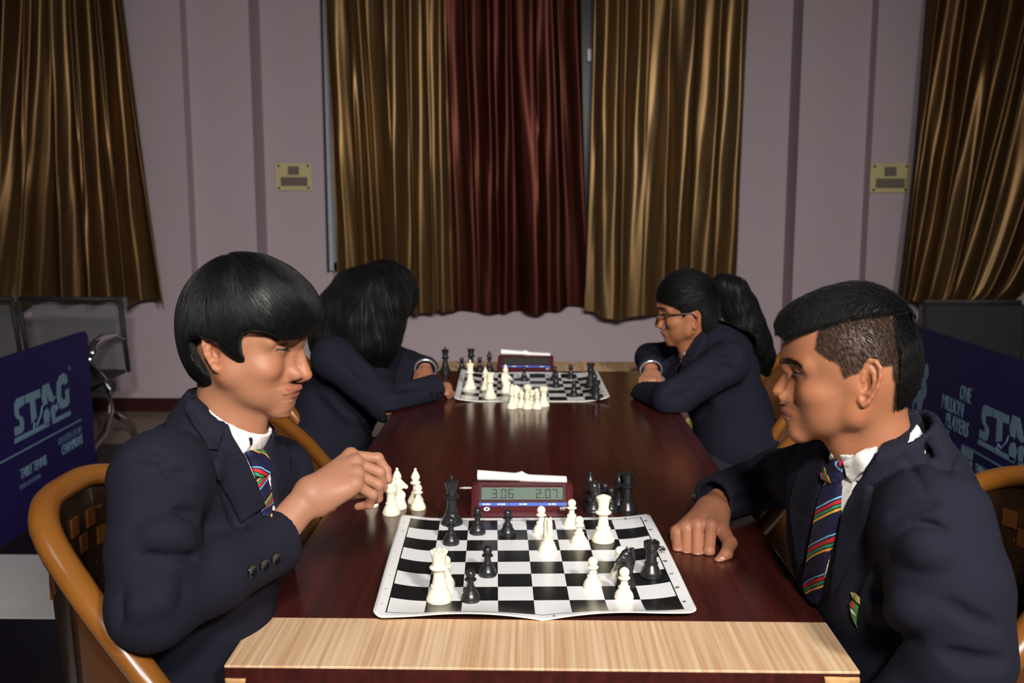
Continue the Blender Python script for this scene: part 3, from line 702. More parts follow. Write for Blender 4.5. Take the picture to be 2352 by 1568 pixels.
# ------------------------------------------------------------------ chess pieces
mm = 0.001
def prof(pts): return [(r * mm, z * mm) for r, z in pts]
BASE = lambda R: [(0.01, 0), (R, 0), (R * 1.02, 1.5), (R, 5), (R * 0.93, 6), (R * 0.95, 7.5), (R * 0.90, 9.5)]
def ball_prof(c, r, z0, n=7):
    a0 = math.asin(max(-1, (z0 - c) / r)); return [(max(0.01, r * math.cos(a)), c + r * math.sin(a)) for a in np.linspace(a0, math.pi / 2, n)]
def pawn():
    return MB().lathe(prof(BASE(15.5) + [(11, 14), (8.6, 17.5), (9.6, 18.6), (9.4, 20.6), (7.2, 21.6), (5.6, 26), (5.1, 31), (5.6, 33), (9.4, 33.8), (9.8, 35.2), (8.6, 36.6), (5.6, 37.4)] + ball_prof(44, 8.4, 38.2))).mesh('pawn', None, angle=40)
def rook():
    b = MB().lathe(prof(BASE(18) + [(13, 16), (10.5, 21), (11.8, 22), (11.6, 24), (9.6, 25.5), (8.9, 34), (8.8, 44), (9.8, 45.5), (10.8, 46.5), (10.8, 48), (12.6, 49.5), (13.4, 54), (13.4, 55.5), (9.8, 55.5), (9.8, 52.0), (0.01, 51.5)]), 36)
    for k in range(6):
        a0, a1 = math.radians(k * 60 + 6), math.radians(k * 60 + 54); vs = []
        for z in (55.0, 60.0):
            for r in (9.8, 13.5):
                for a in np.linspace(a0, a1, 4): vs.append((r * mm * math.cos(a), r * mm * math.sin(a), z * mm))
        f = []
        for i in range(3): f += [(8 + i, 9 + i, 13 + i, 12 + i), (i, i + 1, 9 + i, 8 + i), (4 + i, 12 + i, 13 + i, 5 + i)]
        f += [(0, 8, 12, 4), (3, 7, 15, 11)]; b.add(vs, f)
    return b.mesh('rook', None, angle=40)
def bishop():
    return MB().lathe(prof(BASE(17) + [(12, 15), (8.8, 20), (9.8, 21.2), (9.4, 23), (7.2, 24.5), (5.6, 31), (5.2, 39), (6.2, 41), (10.6, 42), (11.2, 44), (9.2, 46), (6.6, 47), (7.6, 48.5), (7.4, 50), (9.2, 53), (9.6, 55.5), (8.8, 59), (6.6, 63.5), (4.4, 67.5), (3.0, 69.5), (3.2, 70)] + ball_prof(72.4, 3.1, 70.6, 5))).mesh('bishop', None, angle=40)
def crown_body(R, top): return BASE(R) + [(16, 16), (12.6, 22), (14, 23.2), (13.6, 25.8), (11.2, 27.8), (9.6, 38), (8.6, 49), (9.6, 51.5), (14.6, 53.4), (15.4, 55.6), (13, 58), (9.6, 59.5), (10.6, 61), (10.2, 62.5)] + top
def queen():
    b = MB().lathe(prof(crown_body(20.5, [(10.6, 66), (11.8, 74), (13.8, 79), (14.0, 80.5), (11, 81.5), (9, 81), (5, 82)] + ball_prof(82.5, 2.6, 81.5, 4))), 36)
    for k in range(9):
        a = 2 * math.pi * k / 9; bm = bmesh.new(); bmesh.ops.create_icosphere(bm, subdivisions=1, radius=3.5 * mm)
        b.bm(bm, Matrix.Translation((11.6 * mm * math.cos(a), 11.6 * mm * math.sin(a), 80.6 * mm)))
    return b.mesh('queen', None, angle=40)
def king(finial=True):
    top = [(9.8, 66), (11.2, 74), (13.6, 82), (14.2, 84), (13.0, 85.5), (7, 88)]
    top += ([(2.4, 89.2), (2.0, 91), (3.6, 93)] + ball_prof(95, 3.4, 93.8, 5)) if finial else [(2.6, 89.4), (0.01, 90.2)]
    return MB().lathe(prof(crown_body(21.5, top)), 36).mesh('king', None, angle=40)
def knight():
    b = MB().lathe(prof(BASE(17) + [(13.5, 14), (12.5, 17.5), (0.01, 18)]), 32)
    v = Vol((-0.022, -0.014, 0.012), (0.026, 0.014, 0.070), 0.0011)
    v.cone((-.001, 0, .016), (-.004, 0, .036), .0115, .0085, .004, flat=((0, 1, 0), .92)); v.cone((-.004, 0, .036), (-.001, 0, .053), .0096, .0092, .004, flat=((0, 1, 0), .88))
    v.cone((.001, 0, .054), (.0155, 0, .044), .0080, .0048, .004, flat=((0, 1, 0), .85)); v.ball((.003, 0, .048), (.0095, .0074, .0085), .003); v.ball((.006, 0, .026), (.009, .0085, .010), .005)
    for s in (-1, 1):
        v.cone((-.003, s * .0035, .060), (-.004, s * .0042, .066), .0026, .0012, .0015); v.ball((.007, s * .0062, .0535), .0015, .001, True); v.ball((.0175, s * .0025, .0445), .0012, .001, True)
        v.cone((.002, s * .0085, .030), (-.006, s * .0075, .022), .0012, .001, .001, True)
    v.cone((.013, -.006, .0405), (.019, -.006, .0405), .0007, .0007, .001, True); v.cone((.013, .006, .0405), (.019, .006, .0405), .0007, .0007, .001, True)
    for k in range(10):
        t = k / 9; a = math.pi * (0.30 + 0.55 * t); p = (-.0035 - .0098 * math.sin(a) * (1 + .15 * t), 0, .062 - .038 * t)
        v.ball(p, (.0042, .0044, .0027), .0012)
    V, F = v.mesh(); V = relax(V, F, 1); b.add(V, F)
    return b.mesh('knight', None, angle=50)
PIECE = {k: f() for k, f in dict(pawn=pawn, rook=rook, bishop=bishop, queen=queen, king=king, knight=knight).items()}
PIECE['bare_king'] = king(False)
PM = {}
for k, me in PIECE.items():
    for c in ('ivory', 'ebony'):
        m2 = me.copy(); m2.name = k; m2.materials.clear(); m2.materials.append(M[c]); PM[k, c] = m2
GROUPS = {('ivory', 0): 'white pieces on the near board', ('ebony', 0): 'black pieces on the near board', ('ivory', 1): 'white pieces beside the near board', ('ebony', 1): 'black pieces beside the near board', ('ivory', 2): 'white pieces at the far board', ('ebony', 2): 'black pieces at the far board'}
def piece(kind, col, px, py, where, label, rz=0.0, on=None, sc=1.0, tilt=0.0):
    p = on_plane(px, py, TZ + (0.002 if on else 0)); z = TZ + 0.0002
    if on:
        m_, lf, rr = on; dx, dy = p[0] - m_.location.x, p[1] - m_.location.y; c, s = math.cos(-rr), math.sin(-rr); lx, ly = dx * c - dy * s, dx * s + dy * c
        z = TZ + 0.0018 + float(lf(np.array(lx), np.array(ly)))
        p = on_plane(px, py, z)
    nm = kind.replace('bare_', '')
    o = put(nm, PM[kind, col], None, (p[0], p[1], z), (tilt, 0, rz)); o.scale = (sc,) * 3
    return tag(o, label, 'chess piece', GROUPS[col, where])
A = (near_mat, lift_near, RZ1); B = (far_mat, lift_far, RZ2); W_, K_ = 'ivory', 'ebony'
for a in [
    ('queen', W_, 1009, 1378, 'white queen, tall, at the front left of the near board', 0.2), ('pawn', W_, 1024, 1345, 'white pawn half hidden behind the white queen at the front left', 0),
    ('pawn', W_, 1433, 1374, 'white pawn nearest the front right, before the black knight', 0), ('pawn', W_, 1361, 1348, 'white pawn left of the black knight on the near board', 0),
    ('pawn', W_, 1423, 1322, 'white pawn mostly hidden behind the black knight', 0), ('bare_king', W_, 1385, 1241, 'white king with bare domed crown, back right of the near board', 0),
    ('pawn', W_, 1330, 1247, 'white pawn just left of the domed white king', 0), ('pawn', W_, 1313, 1205, 'white pawn on the back row beside the clock corner', 0),
    ('pawn', W_, 1243, 1222, 'white pawn behind the white knight on the near board', 0), ('knight', W_, 1258, 1266, 'white knight in the middle of the near board, seen from behind', 1.75)]:
    piece(a[0], a[1], a[2], a[3], 0, a[4], a[5], A)
for a in [
    ('king', K_, 1038, 1202, 'black king at the back left of the near board', 0), ('pawn', K_, 1036, 1248, 'black pawn right in front of the black king', 0),
    ('pawn', K_, 1097, 1224, 'black pawn below the left corner of the near clock', 0), ('pawn', K_, 1166, 1229, 'black pawn below the middle of the near clock', 0),
    ('pawn', K_, 1120, 1320, 'black pawn alone in the left middle of the near board', 0), ('pawn', K_, 1081, 1378, 'black pawn right beside the white queen at the front', 0),
    ('knight', K_, 1437, 1345, 'black knight at the front right of the near board', 3.6), ('rook', K_, 1495, 1322, 'black rook on the right edge of the near board', 0.3)]:
    piece(a[0], a[1], a[2], a[3], 0, a[4], a[5], A)
for a in [
    ('rook', W_, 899, 1180, 'white rook standing on the table beside the left corner of the near mat', 0.5), ('knight', W_, 916, 1166, 'white knight behind the white rook by the boy\'s hand', 0.3),
    ('bishop', W_, 913, 1153, 'white bishop behind the white knight by the boy\'s fingers', 0), ('bishop', W_, 955, 1154, 'white bishop standing behind the lone captured white pawn', 0),
    ('pawn', W_, 961, 1168, 'white pawn on the table right of the white rook', 0), ('pawn', W_, 853, 1161, 'white piece foot showing under the boy\'s reaching hand', 0)]:
    piece(a[0], a[1], a[2], a[3], 1, a[4], a[5])
for a in [
    ('bishop', K_, 1355, 1163, 'black bishop at the back left of the captured black pieces', 0), ('knight', K_, 1362, 1175, 'black knight in front of the captured black bishop', 2.6),
    ('pawn', K_, 1389, 1163, 'black pawn, rear one of two between knight and queen', 0), ('pawn', K_, 1403, 1174, 'black pawn, front one of two between knight and queen', 0),
    ('bishop', K_, 1421, 1164, 'black bishop right behind the captured black queen', 0), ('queen', K_, 1441, 1175, 'black queen with notched crown right of the near clock', 0)]:
    piece(a[0], a[1], a[2], a[3], 1, a[4], a[5])
for a in [
    ('king', W_, 1080, 892, 'white king on the left edge of the far board', 0, 1), ('bishop', W_, 1115, 893, 'white bishop half hidden behind the far white queen', 0, 1), ('queen', W_, 1126, 914, 'white queen at the front left of the far board', 0, 1),
    ('bishop', W_, 1161, 886, 'white bishop rising above the white knight on the far board', 0, 1), ('knight', W_, 1163, 899, 'white knight on the far board before the white bishop', 0.4, 1),
    ('bishop', W_, 1176, 937, 'white bishop at the left of the captured pieces by the far mat', 0, 0), ('knight', W_, 1187, 931, 'white knight tucked behind the captured bishop at the far mat', 0.5, 0),
    ('pawn', W_, 1198, 935, 'white pawn right of the captured bishop at the far mat', 0, 0), ('pawn', W_, 1211, 938, 'white pawn at the front centre of the captured group by the far mat', 0, 0),
    ('rook', W_, 1212, 927, 'white rook at the back centre of the captured group', 0, 0), ('pawn', W_, 1222, 932, 'white pawn between the two front pawns of the far captured group', 0, 0),
    ('pawn', W_, 1233, 929, 'white pawn at the rear right of the far captured group', 0, 0), ('pawn', W_, 1234, 938, 'white pawn at the front right of the far captured group', 0, 0), ('rook', W_, 1249, 932, 'white rook at the right end of the far captured group', 0.5, 0)]:
    piece(a[0], a[1], a[2], a[3], 2, a[4], a[5], B if a[6] else None)
for a in [
    ('king', K_, 1023, 855, 'black king standing by the long haired girl\'s hand', 0, 0), ('pawn', K_, 1061, 852, 'black pawn behind the left corner of the far mat', 0, 0), ('queen', K_, 1082, 851, 'black queen behind the far mat, over the white king', 0, 0),
    ('pawn', K_, 1102, 851, 'black pawn behind the far mat, between black queen and bishop', 0, 0), ('bishop', K_, 1124, 851, 'black bishop behind the far mat, left of the far clock', 0, 0),
    ('pawn', K_, 1204, 874, 'black pawn alone before the far clock', 0, 1), ('pawn', K_, 1273, 874, 'black pawn at the right corner of the far clock', 0, 1), ('pawn', K_, 1277, 889, 'black pawn in front of the pawn at the clock corner', 0, 1),
    ('pawn', K_, 1311, 869, 'black pawn on the back row right of the far clock', 0, 1), ('pawn', K_, 1318, 910, 'black pawn nearest the front of the far board', 0, 1), ('queen', K_, 1356, 889, 'black queen on the right side of the far board', 0, 1),
    ('bishop', K_, 1365, 903, 'black bishop between queen and rook on the far board', 0, 1), ('rook', K_, 1369, 916, 'black rook at the front right corner of the far board', 0.3, 1)]:
    piece(a[0], a[1], a[2], a[3], 2, a[4], a[5], B if a[6] else None)

# ------------------------------------------------------------------ digital chess clocks
def chess_clock(loc, rz, label, digits, lcd):
    r = empty('chess_clock', loc, label, 'chess clock', 'digital chess clocks', rz)
    W2 = 0.098
    side = [(0.0, 0.0), (0.0, 0.011), (0.006, 0.014), (0.040, 0.058), (0.046, 0.061), (0.074, 0.061), (0.082, 0.057), (0.112, 0.010), (0.112, 0.0)]
    bm = bmesh.new(); loops = []
    for x, k in ((-W2 - 0.006, 0.90), (-W2 + 0.004, 1.0), (W2 - 0.004, 1.0), (W2 + 0.006, 0.90)):
        loops.append([bm.verts.new((x, 0.055 + (y - 0.055) * (k if z > 0.001 else 0.97), z * (k if z > 0.03 else 1))) for y, z in side])
    for a, b in zip(loops, loops[1:]):
        for i in range(len(side)): bm.faces.new((a[i], a[(i + 1) % len(side)], b[(i + 1) % len(side)], b[i]))
    bm.faces.new(loops[0]); bm.faces.new(loops[-1][::-1]); bmesh.ops.recalc_face_normals(bm, faces=bm.faces[:])
    bmesh.ops.bevel(bm, geom=[e for e in bm.edges if e.calc_face_angle(0) > 0.5], offset=0.002, segments=2, affect='EDGES')
    MB().bm(bm).build('clock_body', M['clock_body'], r, angle=35)
    # sloped front face frame: u = x, v up the slope, w outwards
    o = Vector((0, 0.006, 0.014)); v = (Vector((0, 0.040, 0.058)) - o); Lv = v.length; v.normalize(); w = Vector((1, 0, 0)).cross(v); rx = math.atan2(v.z, v.y)
    face = lambda name, parts, m, par=r, d=0.001, w0=0.0002: [par_build(name, parts, m, par, d, w0)][0]
    def par_build(name, polys, m, par, d, w0):
        g = MB()
        for p in polys: g.prism(p, d, o + w * w0, (1, 0, 0), v)
        return g.build(name, m, par)
    rc = lambda x0, x1, y0, y1: [(x0, y0), (x1, y0), (x1, y1), (x0, y1)]
    z0, z1 = Lv * 0.36, Lv * 0.96
    bez = par_build('display_bezel', [rc(-0.088, 0.088, z0 - 0.003, z0), rc(-0.088, 0.088, z1, z1 + 0.003), rc(-0.088, -0.083, z0, z1), rc(0.083, 0.088, z0, z1)], M['clock_dark'], r, 0.0025, 0.0)
    L = par_build('lcd_screen', [rc(-0.083, 0.083, z0 + 0.003, z1 - 0.004)], lcd, r, 0.0006, 0.0004)
    mid = (z0 + z1) / 2; dh = (z1 - z0) * 0.30
    SEG = {'0': 'abcdef', '2': 'abged', '3': 'abgcd', '6': 'afgedc', '7': 'abc'}
    def digit(ch, x, h, wd, th):
        y = mid - 0.001; sg = dict(a=rc(x, x + wd, y + h - th, y + h), d=rc(x, x + wd, y - h, y - h + th), g=rc(x, x + wd, y - th / 2, y + th / 2), f=rc(x, x + th, y + .0008, y + h - .0005), b=rc(x + wd - th, x + wd, y + .0008, y + h - .0005), e=rc(x, x + th, y - h + .0005, y - .0008), c=rc(x + wd - th, x + wd, y - h + .0005, y - .0008))
        return [sg[k] for k in SEG[ch]]
    if digits:
        for txt, x0 in ((digits[0], -0.062), (digits[1], 0.028)):
            x = x0
            for ch in txt:
                if ch == '.': par_build('lcd_point', [rc(x, x + .0022, mid - 0.001 - dh, mid + .0012 - dh)], M['lcd_ink'], r, 0.0004, 0.0011); x += 0.0045
                else: par_build('lcd_digit', digit(ch, x, dh, 0.0105, 0.0022), M['lcd_ink'], r, 0.0004, 0.0011); x += 0.0145
            par_build('lcd_mark', [rc(x + .002, x + .0075, mid + dh * .45, mid + dh * .62), rc(x + .002, x + .0075, mid + dh * .75, mid + dh * .92)], M['lcd_faint'], r, 0.0003, 0.0011)
            par_build('lcd_mark', [[(x + .002, mid - dh), (x + .006, mid - dh), (x + .004, mid - dh * .75)]], M['lcd_ink'] if x0 > 0 else M['lcd_faint'], r, 0.0003, 0.0011)
        par_build('lcd_divider', [rc(-.0085, -.0078, z0 + .003, z1 - .004), rc(.0072, .0079, z0 + .003, z1 - .004)], M['lcd_faint'], r, 0.0003, 0.0011)
        par_build('lcd_mark', [[(-.0045, mid - .004), (.0005, mid), (-.0045, mid + .004)]], M['lcd_faint'], r, 0.0003, 0.0011)
    xs = [(-0.088, -0.057), (-0.0565, -0.0275), (-0.027, 0.031), (0.0315, 0.090)]
    for i, (a, b) in enumerate(xs):
        bt = par_build('button', [rc(a, b, Lv * 0.165, Lv * 0.285)], M['blue'], r, 0.003, 0.0002); c = (a + b) / 2
        par_build('button_symbol', [rc(c - .008, c - .003, Lv * .20, Lv * .25), rc(c - .001, c + .0025, Lv * .195, Lv * .255), rc(c + .0035, c + .007, Lv * .195, Lv * .255)], M['print_white'], bt, 0.0002, 0.0032)
    cx = -0.072; yy = Lv * 0.06
    em = par_build('emblem', [[(cx + .0062 * math.cos(a), yy + .0042 * math.sin(a)) for a in np.linspace(0, 6.28, 22)[:-1]]], M['print_white'], r, 0.0004, 0.0002)
    par_build('emblem_horse', [[(cx - .0018, yy - .003), (cx + .0022, yy - .003), (cx + .0014, yy - .0004), (cx + .0022, yy + .0012), (cx + .0008, yy + .003), (cx - .0002, yy + .0026), (cx - .0022, yy + .0006), (cx - .0014, yy)]], M['print_black'], em, 0.0002, 0.0007)
    par_build('emblem_line', [rc(cx - .008, cx + .008, -.0022, -.0014)], M['print_white'], em, 0.0002, 0.0002)
    par_build('maker_badge', [rc(.076, .079, Lv * .06, Lv * .115), rc(.080, .087, Lv * .055, Lv * .062), rc(.080, .087, Lv * .113, Lv * .12)], M['print_white'], r, 0.0004, 0.0002)
    rot = (rx, 0, 0)
    for s_, sz, x, y in (('DGT', 0.0055, .0797, Lv * .07), ('2010', 0.0042, .077, Lv * .01)):
        put('maker_print', text_mesh(s_, sz, M['print_white'], 'maker_print', 0.0002), r, tuple(o + Vector((x, 0, 0)) + v * y + w * .0008), rot)
    par_build('trim_line', [rc(-.09, .09, -0.006, -0.0052), rc(-.088, .088, Lv * 1.01, Lv * 1.02)], M['print_white'], r, 0.0003, 0.0002)
    # rocker lever, left side up
    lv = MB(); n = 26
    secs = []
    for i in range(n + 1):
        x = -0.092 + 0.184 * i / n; t = x / 0.092; hump = 0.007 * math.exp(-(x / 0.007) ** 2); c = 0.0668 - 0.0045 * t + (0.0015 if x < 0 else 0.0) ; hh = 0.0075 + hump * .6 + 0.0035 * max(0, -t)
        secs.append([(x, 0.060 + 0.0135 * math.cos(a), c + hump * .4 + hh * math.sin(a)) for a in np.linspace(0, 2 * math.pi, 13)[:-1]])
    vs = [p for s_ in secs for p in s_]; fs = [tuple(range(12))[::-1], tuple(range(n * 12, n * 12 + 12))]
    for i in range(n):
        for k in range(12): fs.append((i * 12 + k, i * 12 + (k + 1) % 12, (i + 1) * 12 + (k + 1) % 12, (i + 1) * 12 + k))
    lv.add(vs, fs).build('lever', M['lever'], r, angle=50)
    return r
q = on_plane(1200, 1188, TZ); chess_clock((q[0], 1.931, TZ), math.radians(1.5), 'maroon digital chess clock at the near board reading 3.06 and 2.07', ('3.06', '2.07'), M['lcd'])
q = on_plane(1207, 852, TZ); chess_clock((q[0], 3.615, TZ), math.radians(-1), 'maroon digital chess clock behind the far board, blank dark screen', None, M['lcd_far'])
# ------------------------------------------------------------------ people
M['skin'] = mat('skin', (0.4, 0.2, 0.12), 0.5, spec=0.3, attr='tint', sss=0.12, bump=(900, 0.08, 0.0006))
M['navy'] = mat('navy_wool', lin((27, 27, 39)), 0.9, spec=0.15, bump=(1400, 0.25, 0.0006))
M['navy_lapel'] = mat('navy_wool_lapel', lin((27, 27, 39)), 0.9, spec=0.15, bump=(1400, 0.25, 0.0006))
M['trouser'] = mat('dark_trousers', lin((30, 30, 38)), 0.85, spec=0.2)
M['shirt'] = mat('white_shirt', lin((226, 224, 220)), 0.75, bump=(700, 0.15, 0.0006))
M['hair'] = mat('black_hair', lin((9, 9, 9)), 0.45, spec=0.33)
M['hair_soft'] = mat('black_hair_soft', lin((9, 9, 9)), 0.6, spec=0.22)
M['stubble'] = mat('cropped_hair', lin((44, 35, 28)), 0.8, spec=0.1)
M['shoe'] = mat('black_shoe', lin((20, 20, 22)), 0.35)
M['button'] = mat('black_button', lin((14, 14, 16)), 0.12, spec=0.7, coat=0.5)
M['eye'] = mat('eye_white', lin((196, 188, 180)), 0.15)
M['iris'] = mat('dark_iris', lin((28, 18, 14)), 0.1)
M['lash'] = mat('lashes', lin((14, 11, 10)), 0.6)
M['nail'] = mat('finger_nail', lin((226, 178, 156)), 0.3)
M['bangle'] = mat('silver_bangle', lin((225, 225, 228)), 0.2, metal=0.8)
M['frame'] = mat('spectacle_frame', lin((18, 18, 20)), 0.25)
M['gold'] = mat('gold_stud', lin((210, 170, 80)), 0.25, metal=0.9)
M['thread'] = mat('badge_gold_thread', lin((170, 160, 90)), 0.7)
M['badge_red'] = mat('badge_red', lin((176, 70, 40)), 0.7)
M['badge_green'] = mat('badge_green', lin((70, 120, 60)), 0.7)
M['badge_white'] = mat('badge_white', lin((200, 200, 196)), 0.7)
gl = bpy.data.materials.new('spectacle_lens'); gl.use_nodes = True
_b = gl.node_tree.nodes['Principled BSDF']; _b.inputs['Transmission Weight'].default_value = 1.0; _b.inputs['Roughness'].default_value = 0.02; _b.inputs['IOR'].default_value = 1.05
_b.inputs['Alpha'].default_value = 0.12; M['lens'] = gl

def tie_material():
    m = bpy.data.materials.new('striped_tie'); m.use_nodes = True; nt = m.node_tree; b = nt.nodes['Principled BSDF']; b.inputs['Roughness'].default_value = 0.6; b.inputs['Specular IOR Level'].default_value = 0.25
    uv = nt.nodes.new('ShaderNodeUVMap'); s = nt.nodes.new('ShaderNodeSeparateXYZ'); nt.links.new(uv.outputs[0], s.inputs[0])
    f = nt.nodes.new('ShaderNodeMath'); f.operation = 'FRACT'; nt.links.new(s.outputs[0], f.inputs[0])
    r = nt.nodes.new('ShaderNodeValToRGB'); r.color_ramp.interpolation = 'CONSTANT'; e = r.color_ramp.elements
    navy = (*lin((28, 28, 58)), 1); seq = [(0.0, navy), (0.40, (*lin((120, 172, 214)), 1)), (0.45, navy), (0.50, (*lin((186, 40, 44)), 1)), (0.60, navy), (0.63, (*lin((50, 140, 90)), 1)), (0.71, navy), (0.75, (*lin((222, 160, 56)), 1)), (0.81, navy)]
    e[0].position, e[0].color = seq[0]; e[1].position, e[1].color = seq[1]
    for p, c in seq[2:]:
        k = e.new(p); k.color = c
    nt.links.new(f.outputs[0], r.inputs[0]); nt.links.new(r.outputs[0], b.inputs['Base Color']); return m
M['tie'] = tie_material()

def sd_poly(u, v, poly):
    """signed distance to a 2D polygon (negative inside)"""
    P = np.array(poly, float); d = None; sgn = np.ones(np.broadcast(u, v).shape)
    for i in range(len(P)):
        a, b = P[i], P[i - 1]; e = b - a; wu, wv = u - a[0], v - a[1]
        t = np.clip((wu * e[0] + wv * e[1]) / (e @ e), 0, 1); q = (wu - e[0] * t) ** 2 + (wv - e[1] * t) ** 2
        d = q if d is None else np.minimum(d, q)
        c1, c2, c3 = v >= a[1], v < b[1], e[0] * wv > e[1] * wu
        flip = (c1 & c2 & c3) | (~c1 & ~c2 & ~c3); sgn = np.where(flip, -sgn, sgn)
    return (sgn * np.sqrt(d)).astype(np.float32)
def keep_poly(v, poly, k=0.006, axes=(0, 2)):
    lo, hi = v.lo, v.lo + v.res * v.n
    return v.op(lambda x, y, z: -sd_poly((x, y, z)[axes[0]], (x, y, z)[axes[1]], poly) + 0 * (x + y + z), lo, hi, k, True)
def band(v, c, axis, R, H, th, flare=0.0, ell=1.0, k=0.004, front=None, gap=0.0):
    """collar: a band standing round an axis"""
    c = np.array(c, float); a = np.array(axis, float); a /= np.linalg.norm(a); f = np.array(front, float); f -= a * (f @ a); f /= np.linalg.norm(f); s = np.cross(a, f)
    def fn(x, y, z):
        X, Y, Z = x - c[0], y - c[1], z - c[2]; h = X * a[0] + Y * a[1] + Z * a[2]; p = X * f[0] + Y * f[1] + Z * f[2]; q = (X * s[0] + Y * s[1] + Z * s[2])
        r = np.sqrt(p * p + (q / ell) ** 2); dr = np.abs(r - R - flare * h) - th; dh = np.abs(h) - H
        d = np.sqrt(np.maximum(dr, 0) ** 2 + np.maximum(dh, 0) ** 2) + np.minimum(np.maximum(dr, dh), 0)
        if gap: d = np.maximum(d, (gap - np.abs(q)) * (p > 0) - 1.0 * (p <= 0))
        return d.astype(np.float32)
    e = R * max(1, ell) + H + th + abs(flare) * H; return v.op(fn, c - e, c + e, k)

def join_limb(v, w, c, near=0.045, far=0.008, R=0.10):
    """merge a limb into the trunk: smooth round the joint c, a crisp fold elsewhere"""
    ax = [(v.lo[k] + v.res * np.arange(v.n[k])).astype(np.float32).reshape([-1 if q == k else 1 for q in range(3)]) for k in range(3)]
    d2 = (ax[0] - c[0]) ** 2 + (ax[1] - c[1]) ** 2 + (ax[2] - c[2]) ** 2; k = far + (near - far) * np.exp(-d2 / R ** 2)
    h = np.maximum(k - np.abs(v.D - w.D), 0) / k; v.D = (np.minimum(v.D, w.D) - h * h * k * 0.25).astype(np.float32)
class Person:
    def __init__(s, root): s.root = root; s.o = np.array(root.location)
    def add(s, name, V, F, m, parent=None, smooth=True):
        return put(name, mesh_from(name, np.asarray(V, float) - s.o, F, m, smooth), parent or s.root)
    def vol(s, name, v, m, it=1, disp=None, parent=None):
        V, F = v.mesh(); V = relax(V, F, it)
        if disp is not None: V = V + v.grad(V) * disp(V)[:, None]
        return s.add(name, V, F, m, parent)
    def mb(s, name, b, m, parent=None, smooth=True, angle=None):
        b.v = [tuple(np.array(p) - s.o) for p in b.v]; return b.build(name, m, parent or s.root, smooth=smooth, angle=angle)

def drape(pers, name, vols, poly, off, th, m, step=7, parent=None, uvf=None, smooth_it=6):
    """cloth panel cut to an outline and laid on the figure's surface"""
    P = np.array(poly, float); n = len(P)
    bm = bmesh.new(); vs = [bm.verts.new((x, y, 0)) for x, y in P]; f = bm.faces.new(vs)
    bmesh.ops.triangulate(bm, faces=bm.faces[:])
    for _ in range(7):
        long = [e for e in bm.edges if e.calc_length() > step]
        if not long: break
        bmesh.ops.subdivide_edges(bm, edges=long, cuts=1); bmesh.ops.triangulate(bm, faces=[q for q in bm.faces if len(q.verts) > 3])
        bmesh.ops.beautify_fill(bm, faces=bm.faces[:], edges=[e for e in bm.edges if not e.is_boundary])
    bm.verts.ensure_lookup_table(); bm.verts.index_update(); q = np.array([v.co[:2] for v in bm.verts])
    best = None
    for v in vols:
        X, N, ok = v.hit(q[:, 0], q[:, 1]); t = np.where(ok, np.linalg.norm(X - CAM_C, axis=1), 99)
        if best is None: best = [X, N, t]
        else:
            w = t < best[2]; best[0][w] = X[w]; best[1][w] = N[w]; best[2][w] = t[w]
    X, N, t = best; bad = t > 90
    nb = [[e.other_vert(v).index for e in v.link_edges] for v in bm.verts]; bd = np.array([v.is_boundary for v in bm.verts])
    dep = np.linalg.norm(X - CAM_C, axis=1); dep[bad] = np.nan
    for _ in range(60):
        if not np.isnan(dep).any(): break
        for i in np.where(np.isnan(dep))[0]:
            s_ = dep[nb[i]]; s_ = s_[~np.isnan(s_)]
            if len(s_): dep[i] = s_.mean()
    dirs = np.stack([ray(a, b) for a, b in q]); dirs /= np.linalg.norm(dirs, axis=1, keepdims=True)
    for _ in range(smooth_it): dep = np.array([0.5 * dep[i] + 0.5 * dep[nb[i]].mean() for i in range(len(dep))])
    X = CAM_C + dirs * dep[:, None]
    F = np.array([[v.index for v in f.verts] for f in bm.faces]); bm.normal_update()
    fl = -np.sign(np.array([f.normal.z for f in bm.faces]).mean() or 1)   # image y runs downwards
    if fl < 0: F = F[:, ::-1]
    fn = np.cross(X[F[:, 1]] - X[F[:, 0]], X[F[:, 2]] - X[F[:, 0]]); VN = np.zeros_like(X)
    for k in range(3): np.add.at(VN, F[:, k], fn)
    VN /= np.linalg.norm(VN, axis=1, keepdims=True) + 1e-12
    if (VN * (CAM_C - X)).sum(1).mean() < 0: F = F[:, ::-1]; VN = -VN
    be = [(e.verts[0].index, e.verts[1].index) for e in bm.edges if e.is_boundary]; bm.free()
    top = X + VN * (off + th); bot = X + VN * (off - 0.002); k = len(X)
    # thin the rim a little so that edges read as rolled cloth
    top[bd] -= VN[bd] * th * 0.35
    faces = F.tolist() + (F[:, ::-1] + k).tolist() + [(a, b, b + k, a + k) for a, b in be]
    me = mesh_from(name, np.concatenate([top, bot]) - pers.o, faces, m, True); bm = bmesh.new(); bm.from_mesh(me); bmesh.ops.recalc_face_normals(bm, faces=bm.faces[:]); bm.to_mesh(me); bm.free(); me.set_sharp_from_angle(angle=math.radians(60))
    if uvf is not None:
        uv = me.uv_layers.new(name='UVMap'); vi = np.zeros(len(me.loops), int); me.loops.foreach_get('vertex_index', vi); u = uvf(np.concatenate([q, q])); uv.data.foreach_set('uv', np.stack([u[vi], 0 * u[vi]], 1).astype(np.float32).ravel())
    return put(name, me, parent or pers.root)
